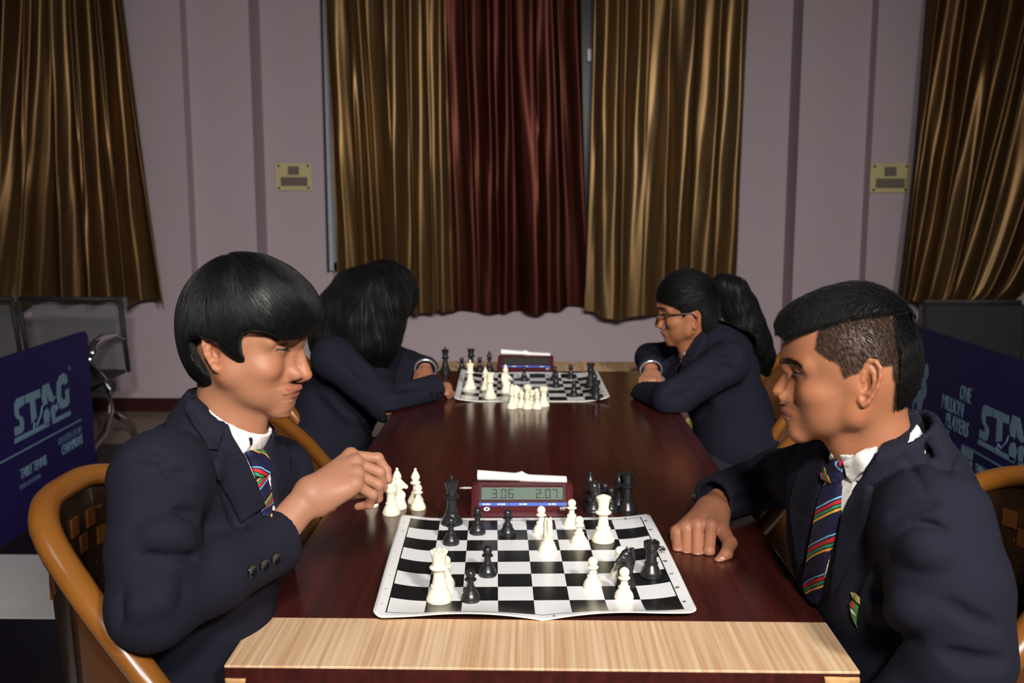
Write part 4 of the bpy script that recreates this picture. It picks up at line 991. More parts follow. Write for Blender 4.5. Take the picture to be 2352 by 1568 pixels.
def crease(v, pts, r, depth, k=0.015, ridge=False):
    """press a fold into (or raise it from) the cloth along a line seen on its surface"""
    a = np.array(pts, float); t = np.linspace(0, len(a) - 1, 4 * len(a)); i = np.minimum(t.astype(int), len(a) - 2); q = a[i] + (a[i + 1] - a[i]) * (t - i)[:, None]
    X, N, ok = v.hit(q[:, 0], q[:, 1])
    X = X[ok] + N[ok] * ((-r + depth) if ridge else (r - depth)); n = len(X)
    if n < 2: return
    rs = r * (0.35 + 0.65 * np.sin(np.linspace(0.15, math.pi - 0.15, n))); v.chain(X, rs, k, not ridge)

def strands(pers, name, v, P, flow, length, m, rad=0.0004, seg=6, lift=(0.0006, 0.002), end_lift=0.0, parent=None, jitter=0.12, xf=None, seed=1):
    """hair locks combed over a surface: thin tapering three sided tubes"""
    rs = np.random.RandomState(seed); n = len(P); X = P.copy(); path = []; ln = length * rs.uniform(0.6, 1.15, n); h = rs.uniform(*lift, n); jit = rs.normal(0, jitter, (n, 3))
    for k in range(seg + 1):
        d = v.sample(X); g = v.grad(X); on = np.abs(d) < 0.03
        X = np.where(on[:, None], X - g * (d - h - end_lift * (k / seg) ** 2)[:, None], X); path.append(X.copy())
        D = flow(X) + jit; D = D - g * (D * g).sum(1, keepdims=True) * 0.9; D /= np.linalg.norm(D, axis=1, keepdims=True) + 1e-9
        X = X + D * (ln / seg)[:, None]
    path = np.stack(path, 1); T = np.gradient(path, axis=1); T /= np.linalg.norm(T, axis=2, keepdims=True) + 1e-9
    ref = v.grad(path.reshape(-1, 3)).reshape(path.shape); A = np.cross(T, ref); A /= np.linalg.norm(A, axis=2, keepdims=True) + 1e-9; B = np.cross(A, T)
    tap = (1 - 0.85 * np.linspace(0, 1, seg + 1) ** 1.6)[None, :, None]; R = rad * rs.uniform(0.7, 1.3, n)[:, None, None]
    ring = np.stack([path + R * tap * (A * c + B * s_) for c, s_ in ((1.6, 0), (0, 1), (-1.6, 0))], 2).reshape(-1, 3)
    base = np.arange(n)[:, None, None] * (seg + 1) * 3; kk = np.arange(seg)[None, :, None] * 3; F = []
    for a in range(3):
        b = (a + 1) % 3; F.append(np.stack([base + kk + a, base + kk + b, base + kk + 3 + b, base + kk + 3 + a], -1).reshape(-1, 4))
    V = ring if xf is None else xf(ring)
    return stuff(pers.add(name, V, np.concatenate(F), m, parent))

# ---- heads: local frame x forward, y left, z up, origin midway between the ear openings
def head_volume(p, res):
    v = Vol((-0.125, -0.108, -0.19), (0.150, 0.108, 0.165), res)
    E, g, se, ti, su, ul, st, ll, pg, mn = p['eye'], p['glab'], p['sell'], p['tip'], p['sub'], p['ulip'], p['stom'], p['llip'], p['pog'], p['ment']
    fx, bx, zt, w = g[0] - 0.005, p['back'], p['top'], p.get('w', 0.075)
    v.ball(((fx + bx) / 2, 0, zt - 0.083), ((fx - bx) / 2, w, 0.083), 0)
    v.ball((bx + 0.075, 0, 0.02), (0.072, w * 0.93, 0.062), 0.02)
    cz = (E[1] + mn[1]) / 2; EZ = E[1] + 0.0062; xf_ = st[0] - 0.016; gz = p.get('gon', mn[1] + 0.05)
    v.ball((xf_ - 0.055, 0, cz + 0.012), (0.055, 0.056, (E[1] - mn[1]) / 2 - 0.006), 0.025)
    for s in (-1, 1):
        v.cone((0.010, s * 0.052, gz), (pg[0] - 0.024, s * 0.013, mn[1] + 0.016), 0.014, 0.0155, 0.022)
        v.cone((0.004, s * 0.056, 0.01), (0.010, s * 0.052, gz), 0.014, 0.014, 0.02)
        v.ball((E[0] - 0.031, s * 0.046, E[1] - 0.025), (0.021, 0.017, 0.015), 0.028)            # cheek bone
        v.ball((p['mouth'][0] - 0.037, s * 0.034, st[1] + 0.010), (0.024, 0.020, 0.022), 0.02)             # cheek
        v.cone((g[0] - 0.013, s * 0.010, g[1] - 0.004), (E[0] - 0.018, s * 0.050, E[1] + 0.018), 0.011, 0.011, 0.012)   # brow
    v.ball((pg[0] - 0.0165, 0, (pg[1] + mn[1]) / 2 + 0.002), (0.0165, 0.020, 0.0125), 0.012)
    v.ball((0.048, 0, mn[1] + 0.040), (0.042, 0.036, 0.022), 0.02)
    for s in (-1, 1): v.ball((E[0] + 0.009, s * 0.038, EZ - 0.001), (0.0215, 0.021, 0.0120), 0.012, True); v.cone((se[0] - 0.016, s * 0.0095, EZ), (p['ala'][0] + 0.002, s * 0.0115, p['ala'][1] + 0.009), 0.0075, 0.0072, 0.012)   # eye sockets
    # neck
    for a, b, ra, rb in p['neck']: v.cone(a, b, ra, rb, 0.022)
    # muzzle, nose
    v.ball((st[0] - 0.026, 0, st[1] + 0.001), (0.022, 0.0275, 0.022), 0.014)
    v.cone((se[0] - 0.007, 0, se[1]), (ti[0] - 0.011, 0, ti[1] + 0.010), 0.0068, 0.0085, 0.010)
    v.ball((ti[0] - 0.0105, 0, ti[1]), (0.0105, 0.0105, 0.0098), 0.007)
    v.cone((ti[0] - 0.010, 0, ti[1] - 0.006), (su[0] - 0.002, 0, su[1] + 0.003), 0.0055, 0.004, 0.005)
    al = p['ala']
    for s in (-1, 1):
        v.ball((al[0] + 0.006, s * 0.0130, al[1] + 0.003), (0.0108, 0.0070, 0.0090), 0.006)
        v.ball((al[0] + 0.009, s * 0.0066, al[1] - 0.0052), (0.0062, 0.0034, 0.0028), 0.003, True)
    # lips ride on the surface already there
    mc = p['mouth']; T = np.linspace(-1, 1, 11); U, Lw, cut = [], [], []
    def surfx(y, z):
        xs = np.arange(0.045, 0.14, 0.0008); d = v.sample(np.stack([xs, np.full_like(xs, y), np.full_like(xs, z)], 1)); i = np.where(d < 0)[0]; return xs[i[-1]] if len(i) else st[0]
    for t in T:
        a = t * t; y = t * p.get('mw', 0.0275); zu = ul[1] - 0.0010 + (mc[1] + 0.0012 - ul[1]) * a; zl = ll[1] + 0.0008 + (mc[1] - 0.0014 - ll[1]) * a; zc = st[1] + (mc[1] - st[1]) * a
        U.append((min(surfx(y, zu), ul[0]) - 0.0030 + 0.0010 * (1 - a), y, zu)); Lw.append((min(surfx(y * .94, zl), ll[0]) - 0.0036 + 0.0010 * (1 - a), y * .94, zl)); cut.append((min(surfx(y, zc), st[0] + .003) + 0.0032, y * 1.04, zc))
    v.chain(U, [0.0044 * (1 - 0.55 * t * t) for t in T], 0.004); v.chain(Lw, [0.0054 * (1 - 0.58 * t * t) for t in T], 0.004)
    v.chain(cut, [0.0012] * len(T), 0.0030, True)
    v.ball((ll[0] - 0.002 + 0.006, 0, (ll[1] + pg[1]) / 2 - 0.002), (0.008, 0.018, 0.005), 0.010, True)
    # eyes cast down: lids over the ball, a narrow slit
    for s in (-1, 1):
        c = np.array((E[0] - 0.0130, s * 0.0325, EZ)); v.ball(c, 0.0145, 0.008)
        sl = [c + np.array((0.0148 * math.cos(a) * .92, s * 0.0148 * math.sin(a) * .92, -0.0052 + 0.0014 * math.cos(a) + .0018 * max(0, a))) for a in np.linspace(-0.95, 1.5, 12)]; v.chain(sl, [.0006, .001, .0013, .0014, .0014, .0014, .0014, .0014, .0013, .0012, .001, .0005], 0.0018, True)
        arc = [c + np.array((0.0150 * math.cos(a) * 0.93, s * 0.0160 * math.sin(a), 0.0086 - 0.003 * abs(math.sin(a)))) for a in np.linspace(-0.9, 1.1, 7)]; v.chain(arc, [0.0006] * 7, 0.0024, True)
    # ears
    for s in (-1, 1):
        O = np.array((p.get('earx', -0.004), s * (w * 0.93), p.get('earz', 0.002))); k_ = p.get('ears', 1.0); u = np.array((-0.94, s * 0.34, 0)); u /= np.linalg.norm(u); up = np.array((-0.24, s * 0.05, 0.97)); up -= u * (up @ u); up /= np.linalg.norm(up); n = np.cross(u, up) * -s; n = n if n[1] * s > 0 else -n
        q = lambda a, b, c=0.0: O + (u * a + up * b + n * c) * 0.001 * k_
        v.cone(q(11, 14, 0), q(9, -10, 0), 0.0125 * k_, 0.0085 * k_, 0.004, flat=(n, 0.26))
        v.ball(q(11, 0, 3.2), (0.0075 * k_, 0.0045 * k_, 0.0125 * k_), 0.003, True); v.ball(q(7, -1, 2), (0.006 * k_, 0.004 * k_, 0.008 * k_), 0.003, True)
        hx = [(5, 3), (4, 13), (6, 22), (12, 28.5), (19, 28), (24.5, 21), (25.5, 10), (22.5, -3), (17, -14), (12, -22), (7, -25), (3, -21), (2, -14)]
        v.chain([q(a, b, 2.4) for a, b in hx], [0.0030 * k_] * 9 + [0.0036 * k_, 0.0044 * k_, 0.0038 * k_, 0.002 * k_], 0.0025)
        v.chain([q(a, b, 1.6) for a, b in ((11, 21), (16, 15), (18, 6), (17, -4), (12, -11), (7, -12))], [0.0022 * k_] * 6, 0.003)
        v.ball(q(2.0, -3, 1.5), (0.0045 * k_, 0.0028 * k_, 0.006 * k_), 0.0025)
    return v
def profile_warp(V, p):
    """move the front of the face so that its midline follows the given profile"""
    prof_ = np.array(p['profile']); z = prof_[::-1, 1]; xt = prof_[::-1, 0]; m = (np.abs(V[:, 1]) < 0.0035) & (V[:, 0] > 0.045)
    zb = np.linspace(z[0], z[-1], 70); xb = np.array([V[m & (np.abs(V[:, 2] - q) < 0.0022), 0].max(initial=-1) for q in zb]); ok = xb > 0
    if ok.sum() < 5: return V
    base = np.interp(V[:, 2], zb[ok], xb[ok]); tgt = np.interp(V[:, 2], z, xt); d = tgt - base
    fz = smoothstep((V[:, 2] - z[0] + 0.006) / 0.012) * smoothstep((z[-1] + 0.012 - V[:, 2]) / 0.012)
    V = V.copy(); V[:, 0] += np.clip(d, -0.005, 0.0045) * fz * smoothstep((V[:, 0] - 0.03) / 0.055) * np.exp(-(V[:, 1] / 0.024) ** 2); return V
def skull_half(x, z, p):
    fx, bx, zt, w = p['glab'][0] - 0.005, p['back'], p['top'], p.get('w', 0.075)
    a = w * np.sqrt(np.maximum(1 - ((x - (fx + bx) / 2) / ((fx - bx) / 2)) ** 2 - ((z - zt + .083) / .083) ** 2, 0)); b = w * .93 * np.sqrt(np.maximum(1 - ((x - bx - .075) / .072) ** 2 - ((z - .02) / .062) ** 2, 0))
    return np.maximum(np.maximum(a, b), .058)
def skin_tint(V, p, base, stub=None):
    C = np.tile(np.array(lin(base)), (len(V), 1)); n = fbm(V, 60)[:, None]; C *= 1 + 0.05 * n
    x, y, z = V.T
    red = np.array([1.12, 0.86, 0.80])
    def blend(w, c): nonlocal C; C = C * (1 - w[:, None]) + np.array(c)[None] * w[:, None]
    def mul(w, c): nonlocal C; C = C * (1 + w[:, None] * (np.array(c)[None] - 1))
    ti, al, E, mc, st, ul, ll = p['tip'], p['ala'], p['eye'], p['mouth'], p['stom'], p['ulip'], p['llip']
    mul(np.exp(-(((x - ti[0]) / .02) ** 2 + (y / .02) ** 2 + ((z - ti[1]) / .015) ** 2)) * 0.5, red)
    mul(np.exp(-(((x - E[0] + .02) / .03) ** 2 + ((np.abs(y) - .042) / .02) ** 2 + ((z - E[1] + .03) / .02) ** 2)) * 0.4, red)
    mul((np.abs(y) > 0.066) * smoothstep((0.02 - x) / 0.01) * 0.35 * (np.abs(z) < .04), red)
    # lips
    t = np.clip(np.abs(y) / (p.get('mw', .0275) - .001), 0, 1); zu = ul[1] + 0.0052 * (1 - t ** 2) * (1 - 0.12 * np.exp(-(y / .004) ** 2)) - (ul[1] - mc[1]) * t ** 2; zl = ll[1] - 0.0062 * (1 - t ** 2) + (mc[1] - ll[1]) * t ** 2
    w = smoothstep((zu - z) / 0.0022 + 0.5) * smoothstep((z - zl) / 0.0022 + 0.5) * (t < 0.99) * (x > mc[0] - 0.012); blend(w * 0.85, np.array(lin(p['lip'])))
    w = np.exp(-((z - st[1]) / .0014) ** 2) * (t < 1) * (x > mc[0] - .012) * 0.7; mul(w, (0.35, 0.25, 0.25))
    # lids, under eye
    mul(np.exp(-(((x - E[0]) / .018) ** 2 + ((np.abs(y) - .0315) / .016) ** 2 + ((z - E[1] - .001) / .012) ** 2)) * 0.42, (0.72, 0.66, 0.64))
    # upper lip down
    if stub: mul(np.exp(-((z - (ul[1] + .010)) / .006) ** 2 - (y / .024) ** 2) * (x > mc[0] - .01) * stub, (0.45, 0.42, 0.42))
    # brows
    yb = np.clip((np.abs(y) - .010) / .046, 0, 1); zb = E[1] + p.get('brow', .019) + .005 * np.sin(yb * 2.6) - .003 * yb; w = np.exp(-((z - zb) / (p.get('browh', .0048) * (1 - .5 * yb))) ** 2) * smoothstep((np.abs(y) - .008) / .006) * smoothstep((.058 - np.abs(y)) / .008) * (x > E[0] - .05)
    blend(w * 0.72, np.array(lin((30, 20, 16))))
    if 'shave' in p:
        w = smoothstep(-sd_poly(x, z, p['shave']) / 0.007 + 0.5) * (np.abs(y) > 0.03) * (np.abs(y) < skull_half(x, z, p) + .003); nn = fbm(V, 700, 2); blend(np.clip(w * (0.86 + 0.08 * nn), 0, 1), np.array(lin((46, 36, 29))))
    return np.clip(C, 0.001, 1)
def head_frame(px, py, Y, face, tip, yaw, roll=0.0, scale=1.0):
    """placement that puts the nose tip at the seen point; face +1 looks towards +x"""
    R = Matrix.Rotation((0 if face > 0 else math.pi) + yaw, 3, 'Z') @ Matrix.Rotation(roll, 3, 'Y'); R = np.array(R) * np.array([0.97, 1, 1]) * scale
    t = at_depth(px, py, Y) - R @ np.array((tip[0], 0, tip[1])); return (lambda V: V @ R.T + t), R, t
def brows(pers, v, p, xf, m, V, seed=2, n=170):
    """short hairs over the painted brow area"""
    rs = np.random.RandomState(seed); x, y, z = V.T; a = np.clip((np.abs(y) - .009) / .048, 0, 1); zb = p['eye'][1] + p.get('brow', .019) + .005 * np.sin(a * 2.6) - .003 * a
    ok = (np.abs(z - zb) < p.get('browh', .0048) * (1.0 - .55 * a)) & (np.abs(y) > .009) & (np.abs(y) < .056) & (x > p['eye'][0] - .045); P = V[ok]; P = P[rs.choice(len(P), min(n * 2, len(P)), replace=False)]
    return strands(pers, 'eyebrows', v, P, lambda X: np.stack([-0.5 + 0 * X[:, 0], np.sign(X[:, 1]) * 1.0, 0.25 + 0 * X[:, 0]], 1), 0.007, m, 0.00018, 3, (0.0001, 0.0007), xf=xf, seed=seed)
def eyes(pers, p, xf, iris=True):
    for s in (-1, 1):
        c = np.array((p['eye'][0] - 0.0130, s * 0.0325, p['eye'][1] + 0.0062)); bm = bmesh.new(); bmesh.ops.create_uvsphere(bm, u_segments=20, v_segments=14, radius=0.0134)
        V = np.array([v.co for v in bm.verts]); F = [[v.index for v in f.verts] for f in bm.faces]; bm.free()
        e = pers.add('eyeball', xf(V + c), F, M['eye'])
        d = np.array((math.cos(-.5), 0, math.sin(-.5))); q = Vector((0, 0, 1)).rotation_difference(Vector(d)).to_matrix(); ang = np.linspace(0, 6.283, 17)[:-1]; V = [d * 0.0139] + [np.array(q @ Vector((.0060 * math.cos(a), .0060 * math.sin(a), 0.0121))) for a in ang]
        pers.add('iris', xf(np.array(V) + c), [(0, i + 1, (i + 1) % 16 + 1) for i in range(16)], M['iris'], e)
        b = MB(); arc = [xf((c + np.array((0.0152 * math.cos(a) * .92, s * 0.0152 * math.sin(a) * .94, -0.0042 + 0.0014 * math.cos(a) + .0018 * max(0, a))))[None])[0] for a in np.linspace(-0.95, 1.5, 9)]
        b.tube(arc, [.0004, .0007, .0009, .0010, .0010, .0010, .0009, .0007, .0003], 6)
        for a in np.linspace(-0.9, 1.45, 30):
            o = c + np.array((0.0152 * math.cos(a) * .92, s * 0.0152 * math.sin(a) * .94, -0.0042 + 0.0014 * math.cos(a) + .0018 * max(0, a))); e2 = o + np.array((0.0050 * math.cos(a * .7), s * 0.0050 * math.sin(a * .8), -0.0036)); b.tube([xf(o[None])[0], xf(e2[None])[0]], [0.00025, 0.00008], 4)
        pers.mb('eyelashes', b, M['lash'])

# ---- hands
def finger(v, pts, r0=0.0092, r1=0.0068, k=0.0022):
    v.chain(pts, list(np.linspace(r0, r1, len(pts))), k)
    for p_, r in list(zip(pts, np.linspace(r0, r1, len(pts))))[1:-1]: v.ball(p_, r * 1.02, 0.003)
# ------------------------------------------------------------------ figure builders
def hand_generic(v, wrist, d, n, t, curl=(0.9, 1.2, 0.6), sc=1.0, thumb_in=True):
    d, n, t = [np.array(q, float) / np.linalg.norm(q) for q in (d, n, t)]; wrist = np.array(wrist, float)
    K = [wrist + (d * l + t * o) * sc for l, o in ((0.084, 0.027), (0.088, 0.009), (0.083, -0.009), (0.074, -0.026))]
    for k in K: v.cone(wrist + (k - wrist) * 0.12, k, 0.016 * sc, 0.0115 * sc, 0.012, flat=(n, 0.8))
    v.ball(wrist + (d * 0.035 + t * 0.022 - n * 0.010) * sc, (0.02 * sc,) * 3, 0.015)
    for k, L in zip(K, ((0.042, 0.025, 0.020), (0.046, 0.028, 0.021), (0.042, 0.026, 0.020), (0.034, 0.020, 0.018))):
        p = [k]; a = 0
        for l, c in zip(L, curl): a += c; p.append(p[-1] + (d * math.cos(a) - n * math.sin(a)) * l * sc)
        finger(v, p, 0.0098 * sc, 0.0072 * sc)
    b = wrist + (d * 0.025 + t * 0.026 - n * 0.008) * sc; m_ = b + (d * 0.032 + t * 0.014 - n * 0.012) * sc; e = m_ + (d * 0.030 - t * 0.006 - n * 0.010) * sc; tip = e + (d * 0.020 - t * 0.018 - n * 0.004) * sc
    v.cone(b, m_, 0.0145 * sc, 0.011 * sc, 0.012); finger(v, [m_, e, tip], 0.0105 * sc, 0.0085 * sc)
def merge(parts):
    V, F, n = [], [], 0
    for v, f in parts: V.append(v); F.append(f + n); n += len(v)
    return np.concatenate(V), np.concatenate(F)
def make_body(pers, head, hands, core, tint, hand_tint, name='body', rot=None):
    """one skin mesh: head and neck, the trunk and limbs inside the clothes, hands"""
    V, F = merge([head] + hands + [core]); me = mesh_from(name, V - pers.o, F, M['skin'], True)
    C = np.concatenate([tint] + [np.tile(np.array(lin(hand_tint)), (len(h[0]), 1)) * (1 + 0.06 * fbm(h[0], 70))[:, None] for h in hands] + [np.tile(np.array(lin(hand_tint)), (len(core[0]), 1))])
    set_colors(me, C); return put(name, me, pers.root)
def buttons(pers, vol, pts, r, m='button', normal_off=0.0005, parent=None):
    for x, y in pts:
        X, N, ok = vol.hit([x], [y]); n = Vector(N[0]); q = Vector((0, 0, 1)).rotation_difference(n)
        b = MB(); b.lathe([(0.0001, 0), (r, 0), (r * 1.02, 0.0012), (r * 0.9, 0.0026), (r * 0.74, 0.0024), (r * 0.62, 0.0016), (0.0001, 0.0019)], 22)
        me = b.mesh('button', M[m], angle=50); o = put('button', me, parent or pers.root, tuple(X[0] + N[0] * normal_off - pers.o)); o.rotation_euler = q.to_euler()
def legs(pers, hip, face, kneex, dy=0.095, shoe_x=None, m='trouser'):
    v = Vol((min(hip[0], kneex) - 0.22, hip[1] - 0.26, 0.04), (max(hip[0], kneex) + 0.22, hip[1] + 0.26, 0.66), 0.009); feet = []
    v.ball((hip[0], hip[1], 0.52), (0.15, 0.17, 0.10), 0.03)
    for s in (-1, 1):
        h = (hip[0], hip[1] + s * 0.08, 0.515); k = (kneex, hip[1] + s * dy, 0.50); a = (kneex + face * -0.02, hip[1] + s * dy, 0.09)
        v.cone(h, k, 0.085, 0.062, 0.04); v.cone(k, a, 0.062, 0.050, 0.02); feet.append(a)
    v.half((0, 0, 0.085), (0, 0, -1), 0.004); pers.vol('trousers', v, M[m], 2)
    for a in feet:
        w = Vol((a[0] - 0.22, a[1] - 0.07, -0.002), (a[0] + 0.22, a[1] + 0.07, 0.13), 0.006)
        w.cone((a[0] - face * 0.03, a[1], 0.045), (a[0] + face * 0.15, a[1], 0.03), 0.042, 0.036, 0.02); w.cone((a[0], a[1], 0.05), (a[0], a[1], 0.10), 0.042, 0.04, 0.02); w.half((0, 0, 0.003), (0, 0, -1), 0.003); w.half((0, 0, 0.118), (0, 0, 1), 0.003)
        pers.vol('shoe', w, M['shoe'], 2)
def core_volume(pts, res=0.011):
    A = np.array([q for s in pts for q in (s[0], s[1])]); v = Vol(A.min(0) - 0.22, A.max(0) + 0.22, res)
    for a, b, ra, rb in pts: v.cone(a, b, ra, rb, 0.03)
    V, F = v.mesh(); return relax(V, F, 1), F
wool = lambda s: (lambda V: 0.0011 * fbm(V, s, 2) + 0.0007 * fbm(V * np.array([1, 1, 2.2]), s * 2.1, 2))

# ================================================================== boy at the left
rootL = empty('person', (-0.52, 1.44, 0), 'boy in navy blazer with thick black fringe, reaching out over the near board', 'person')
PL = Person(rootL)
pL = dict(glab=(.109, .024), sell=(.1051, .011), tip=(.1176, -.0284), sub=(.1015, -.040), ulip=(.1012, -.0485), stom=(.0958, -.0541), llip=(.0953, -.0600), pog=(.0878, -.0752), ment=(.0707, -.0899),
          eye=(.089, .0105), ala=(.0885, -.0293), mouth=(.0785, -.0450), mw=.0315, back=-.064, top=.132, w=.071, earx=.005, earz=.014, ears=1.0, browh=.005, lip=(146, 84, 72), gon=-.018, brow=.019,
          neck=[((-.010, 0, -.03), (-.020, 0, -.17), .047, .051), ((.020, 0, -.075), (.000, 0, -.14), .026, .034)],
          profile=[(.0986, .0605), (.106, .0422), (.109, .0238), (.1051, .011), (.1075, .0018), (.1107, -.0092), (.115, -.0202), (.1176, -.0284), (.1168, -.0339), (.1126, -.0376), (.1051, -.0392), (.1009, -.0418), (.1016, -.0459), (.1009, -.0504), (.0958, -.0541), (.0953, -.0596), (.093, -.0651), (.0893, -.0688), (.0878, -.0752), (.0852, -.0816), (.08, -.0862), (.0707, -.0899)])
xfL, RL, tL = head_frame(717, 860, 1.43, 1, pL['tip'], math.radians(-3))
vh = head_volume(pL, 0.0015); V, F = vh.mesh(); V0L = V; V = relax(V, F, 3, .5); tint = skin_tint(V, pL, (158, 108, 81), 0.28); V = profile_warp(V, pL); headL = (xfL(V), F)
# right hand, fingers gathered in the air
HX = lambda pts: [at_depth(*q) for q in pts]
Y0 = 1.44
vL = Vol(at_depth(600, 1240, 1.40) - [0.06, 0.09, 0.06], at_depth(905, 1030, 1.56) + [0.03, 0.10, 0.05], 0.0019)
wr = at_depth(712, 1137, 1.45); cuffp = at_depth(640, 1222, 1.42)
vL.cone(at_depth(600, 1268, 1.385), wr, 0.0295, 0.0245, 0.01, flat=((0.3, -1, 0.6), 0.86))
kn = HX([(806, 1047, 1.525), (818, 1063, 1.505), (820, 1089, 1.485), (818, 1112, 1.470)])
for k_, r_ in zip(kn, (.0125, .0125, .012, .011)): vL.cone(wr + (k_ - wr) * .06, k_, 0.0225, r_, 0.012)
vL.cone(at_depth(735, 1160, 1.445), at_depth(800, 1125, 1.46), 0.017, 0.012, 0.014)          # heel of the hand
for k_ in kn: vL.ball(k_ + np.array((0, -.002, .003)), 0.0112, 0.006)
fl_ = [[(806, 1047, 1.525), (868, 1052, 1.54), (887, 1080, 1.54), (893, 1102, 1.535)], [(818, 1063, 1.505), (872, 1084, 1.515), (878, 1118, 1.52), (862, 1140, 1.525)],
       [(820, 1089, 1.485), (870, 1113, 1.495), (868, 1143, 1.505), (846, 1154, 1.515)], [(818, 1112, 1.470), (856, 1136, 1.478), (848, 1158, 1.487), (822, 1163, 1.495)]]
for q, (ra, rb) in zip(fl_, ((.0098, .0068), (.0098, .0070), (.0094, .0068), (.0086, .0062))): finger(vL, HX(q), ra, rb)
th = HX([(760, 1120, 1.50), (808, 1130, 1.535), (850, 1128, 1.555), (878, 1116, 1.55)]); vL.cone(th[0], th[1], .015, .0115, .01); finger(vL, th[1:], .0112, .0085)
hv, hf = vL.mesh(); hv = relax(hv, hf, 2, .45)
shN, elN = at_depth(360, 1112, 1.275), at_depth(345, 1396, 1.205); nbL = tL + RL @ np.array((-.022, 0, -.16)); shF = at_depth(632, 1085, 1.60); elF = at_depth(590, 1370, 1.66); hdF = np.array((-0.36, 1.56, 0.60))
chL, beL, peL = np.array((-.500, 1.455, .955)), np.array((-.520, 1.45, .76)), np.array((-.56, 1.45, .53))
core = core_volume([(nbL, chL, .05, .08), (chL, beL, .08, .08), (beL, peL, .08, .10), (nbL + [-.02, 0, -.03], shN, .035, .04), (nbL + [-.02, 0, -.03], shF, .035, .035), (shN, elN, .045, .038), (elN, at_depth(600, 1268, 1.385), .038, .028), (shF, elF, .045, .038), (elF, hdF, .038, .026), (peL + [0, -.08, 0], (-.20, 1.36, .5), .07, .05), (peL + [0, .08, 0], (-.20, 1.54, .5), .07, .05)])
wF = Vol(hdF - [.04, .1, .1], hdF + [.16, .1, .06], .004); hand_generic(wF, hdF, (1, 0, -.2), (0, 0, 1), (0, -1, 0), (.3, .4, .3))
make_body(PL, headL, [(hv, hf), wF.mesh()], core, tint, (158, 111, 87))
eyes(PL, pL, xfL); brows(PL, vh, pL, xfL, M['hair'], V0L, 3, 160)
# blazer
bz = Vol((-.80, 1.08, .46), (-.14, 1.82, 1.20), .0044)
bz.ball(chL + [0, 0, -.03], (.108, .150, .130), 0); bz.cone(chL, beL, .10, .105, .05); bz.ball(beL, (.108, .150, .19), .06); bz.ball(peL + [0, 0, .07], (.135, .175, .12), .05)
bz.cone(nbL + [-.01, -.03, -.035], shN + [0, .03, .005], .052, .062, .05); bz.cone(nbL + [0, .04, -.035], shF + [0, -.03, .0], .052, .058, .05); bz.cone(nbL + [-.03, 0, -.03], chL, .06, .10, .05)
arm = Vol((-.80, 1.08, .46), (-.14, 1.82, 1.20), .0044); arm.cone(shN, shN + (elN - shN) * .55, .060, .057, .03); arm.cone(shN + (elN - shN) * .55, elN, .057, .052, .02)
fw = np.array(at_depth(637, 1240, 1.405)); arm.cone(elN, elN + (fw - elN) * .45, .052, .050, .02); arm.cone(elN + (fw - elN) * .45, fw + (fw - elN) * .1, .050, .047, .02)
ax = (fw - elN) / np.linalg.norm(fw - elN); cutp = fw + ax * 0.004
arm.half(cutp, ax, .003, cutp - .10, cutp + .16)
arm.cone(fw - ax * .03, fw + ax * .06, .034, .039, .003, True); join_limb(bz, arm, shN, .05, .006, .11)
bz.cone(shF, elF, .060, .055, .03); bz.cone(elF, hdF + [-.03, 0, 0], .055, .045, .03); bz.half(hdF + [-.03, 0, 0], hdF - elF, .003, hdF - .08, hdF + .12)
rcL = at_depth(522, 977, 1.437); axL = (.52, 0, .85); frL = np.array((1, -.25, 0))
band(bz, rcL + [-.006, 0, -.004], axL, .0700, .028, .0058, flare=-.10, ell=1.02, front=frL, gap=.03, k=.012)
for pts, r, dpt in (([(298, 1042), (340, 1047), (385, 1056)], .006, .005), ([(372, 1076), (400, 1088), (440, 1093)], .006, .005), ([(372, 1204), (400, 1190), (430, 1182), (455, 1184)], .008, .008), ([(335, 1276), (370, 1258), (410, 1260), (452, 1282)], .009, .010),
                    ([(292, 1412), (306, 1370), (336, 1338), (384, 1310)], .006, .007), ([(346, 1392), (350, 1352), (362, 1330), (382, 1316)], .006, .008), ([(268, 1440), (280, 1390), (310, 1345)], .006, .004), ([(400, 1390), (398, 1350), (390, 1325)], .005, .004)):
    crease(bz, pts, r, dpt, .008)
for pts, r, dpt in (([(345, 1232), (390, 1222), (440, 1240)], .012, .004), ([(320, 1410), (330, 1360), (365, 1325)], .009, .003), ([(375, 1395), (376, 1350), (386, 1318)], .009, .003)):
    crease(bz, pts, r, dpt, .02, True)
crease(bz, [(508, 1095), (530, 1135), (545, 1180), (556, 1208)], .008, .008, .012)
blz = PL.vol('blazer', bz, M['navy'], 1, wool(26))
cf = MB(); 
# shirt and blazer collars round the neck
sc_ = Vol(rcL - .12, rcL + .12, .0023); band(sc_, rcL + [.002, 0, -.001], axL, .0590, .024, .0027, flare=-.08, ell=.98, front=frL); PL.vol('shirt_collar', sc_, M['shirt'], 1)
bc_ = sc_
S4 = lambda q, sx=2.348, ox=240, oy=900: [(a / sx + ox, b / sx + oy) for a, b in q]
sh = [bz, vh_w] if False else [bz]
drape(PL, 'shirt_front', [bz], S4([(660, 165), (720, 215), (780, 240), (830, 225), (842, 330), (905, 470), (915, 640), (850, 660), (745, 380)]), .0012, .0012, M['shirt'], 8)
drape(PL, 'shirt_collar_point', [bz, sc_], S4([(640, 135), (700, 200), (762, 262), (782, 285), (770, 305), (742, 332), (700, 262), (655, 175)]), .0045, .0022, M['shirt'], 6)
drape(PL, 'shirt_collar_point', [bz, sc_], S4([(795, 232), (832, 226), (838, 318), (815, 325), (782, 318), (790, 275)]), .0045, .0022, M['shirt'], 6)
stripe = lambda ang, per, off: (lambda q: ((q[:, 0] * math.cos(ang) + q[:, 1] * math.sin(ang)) / per + off))
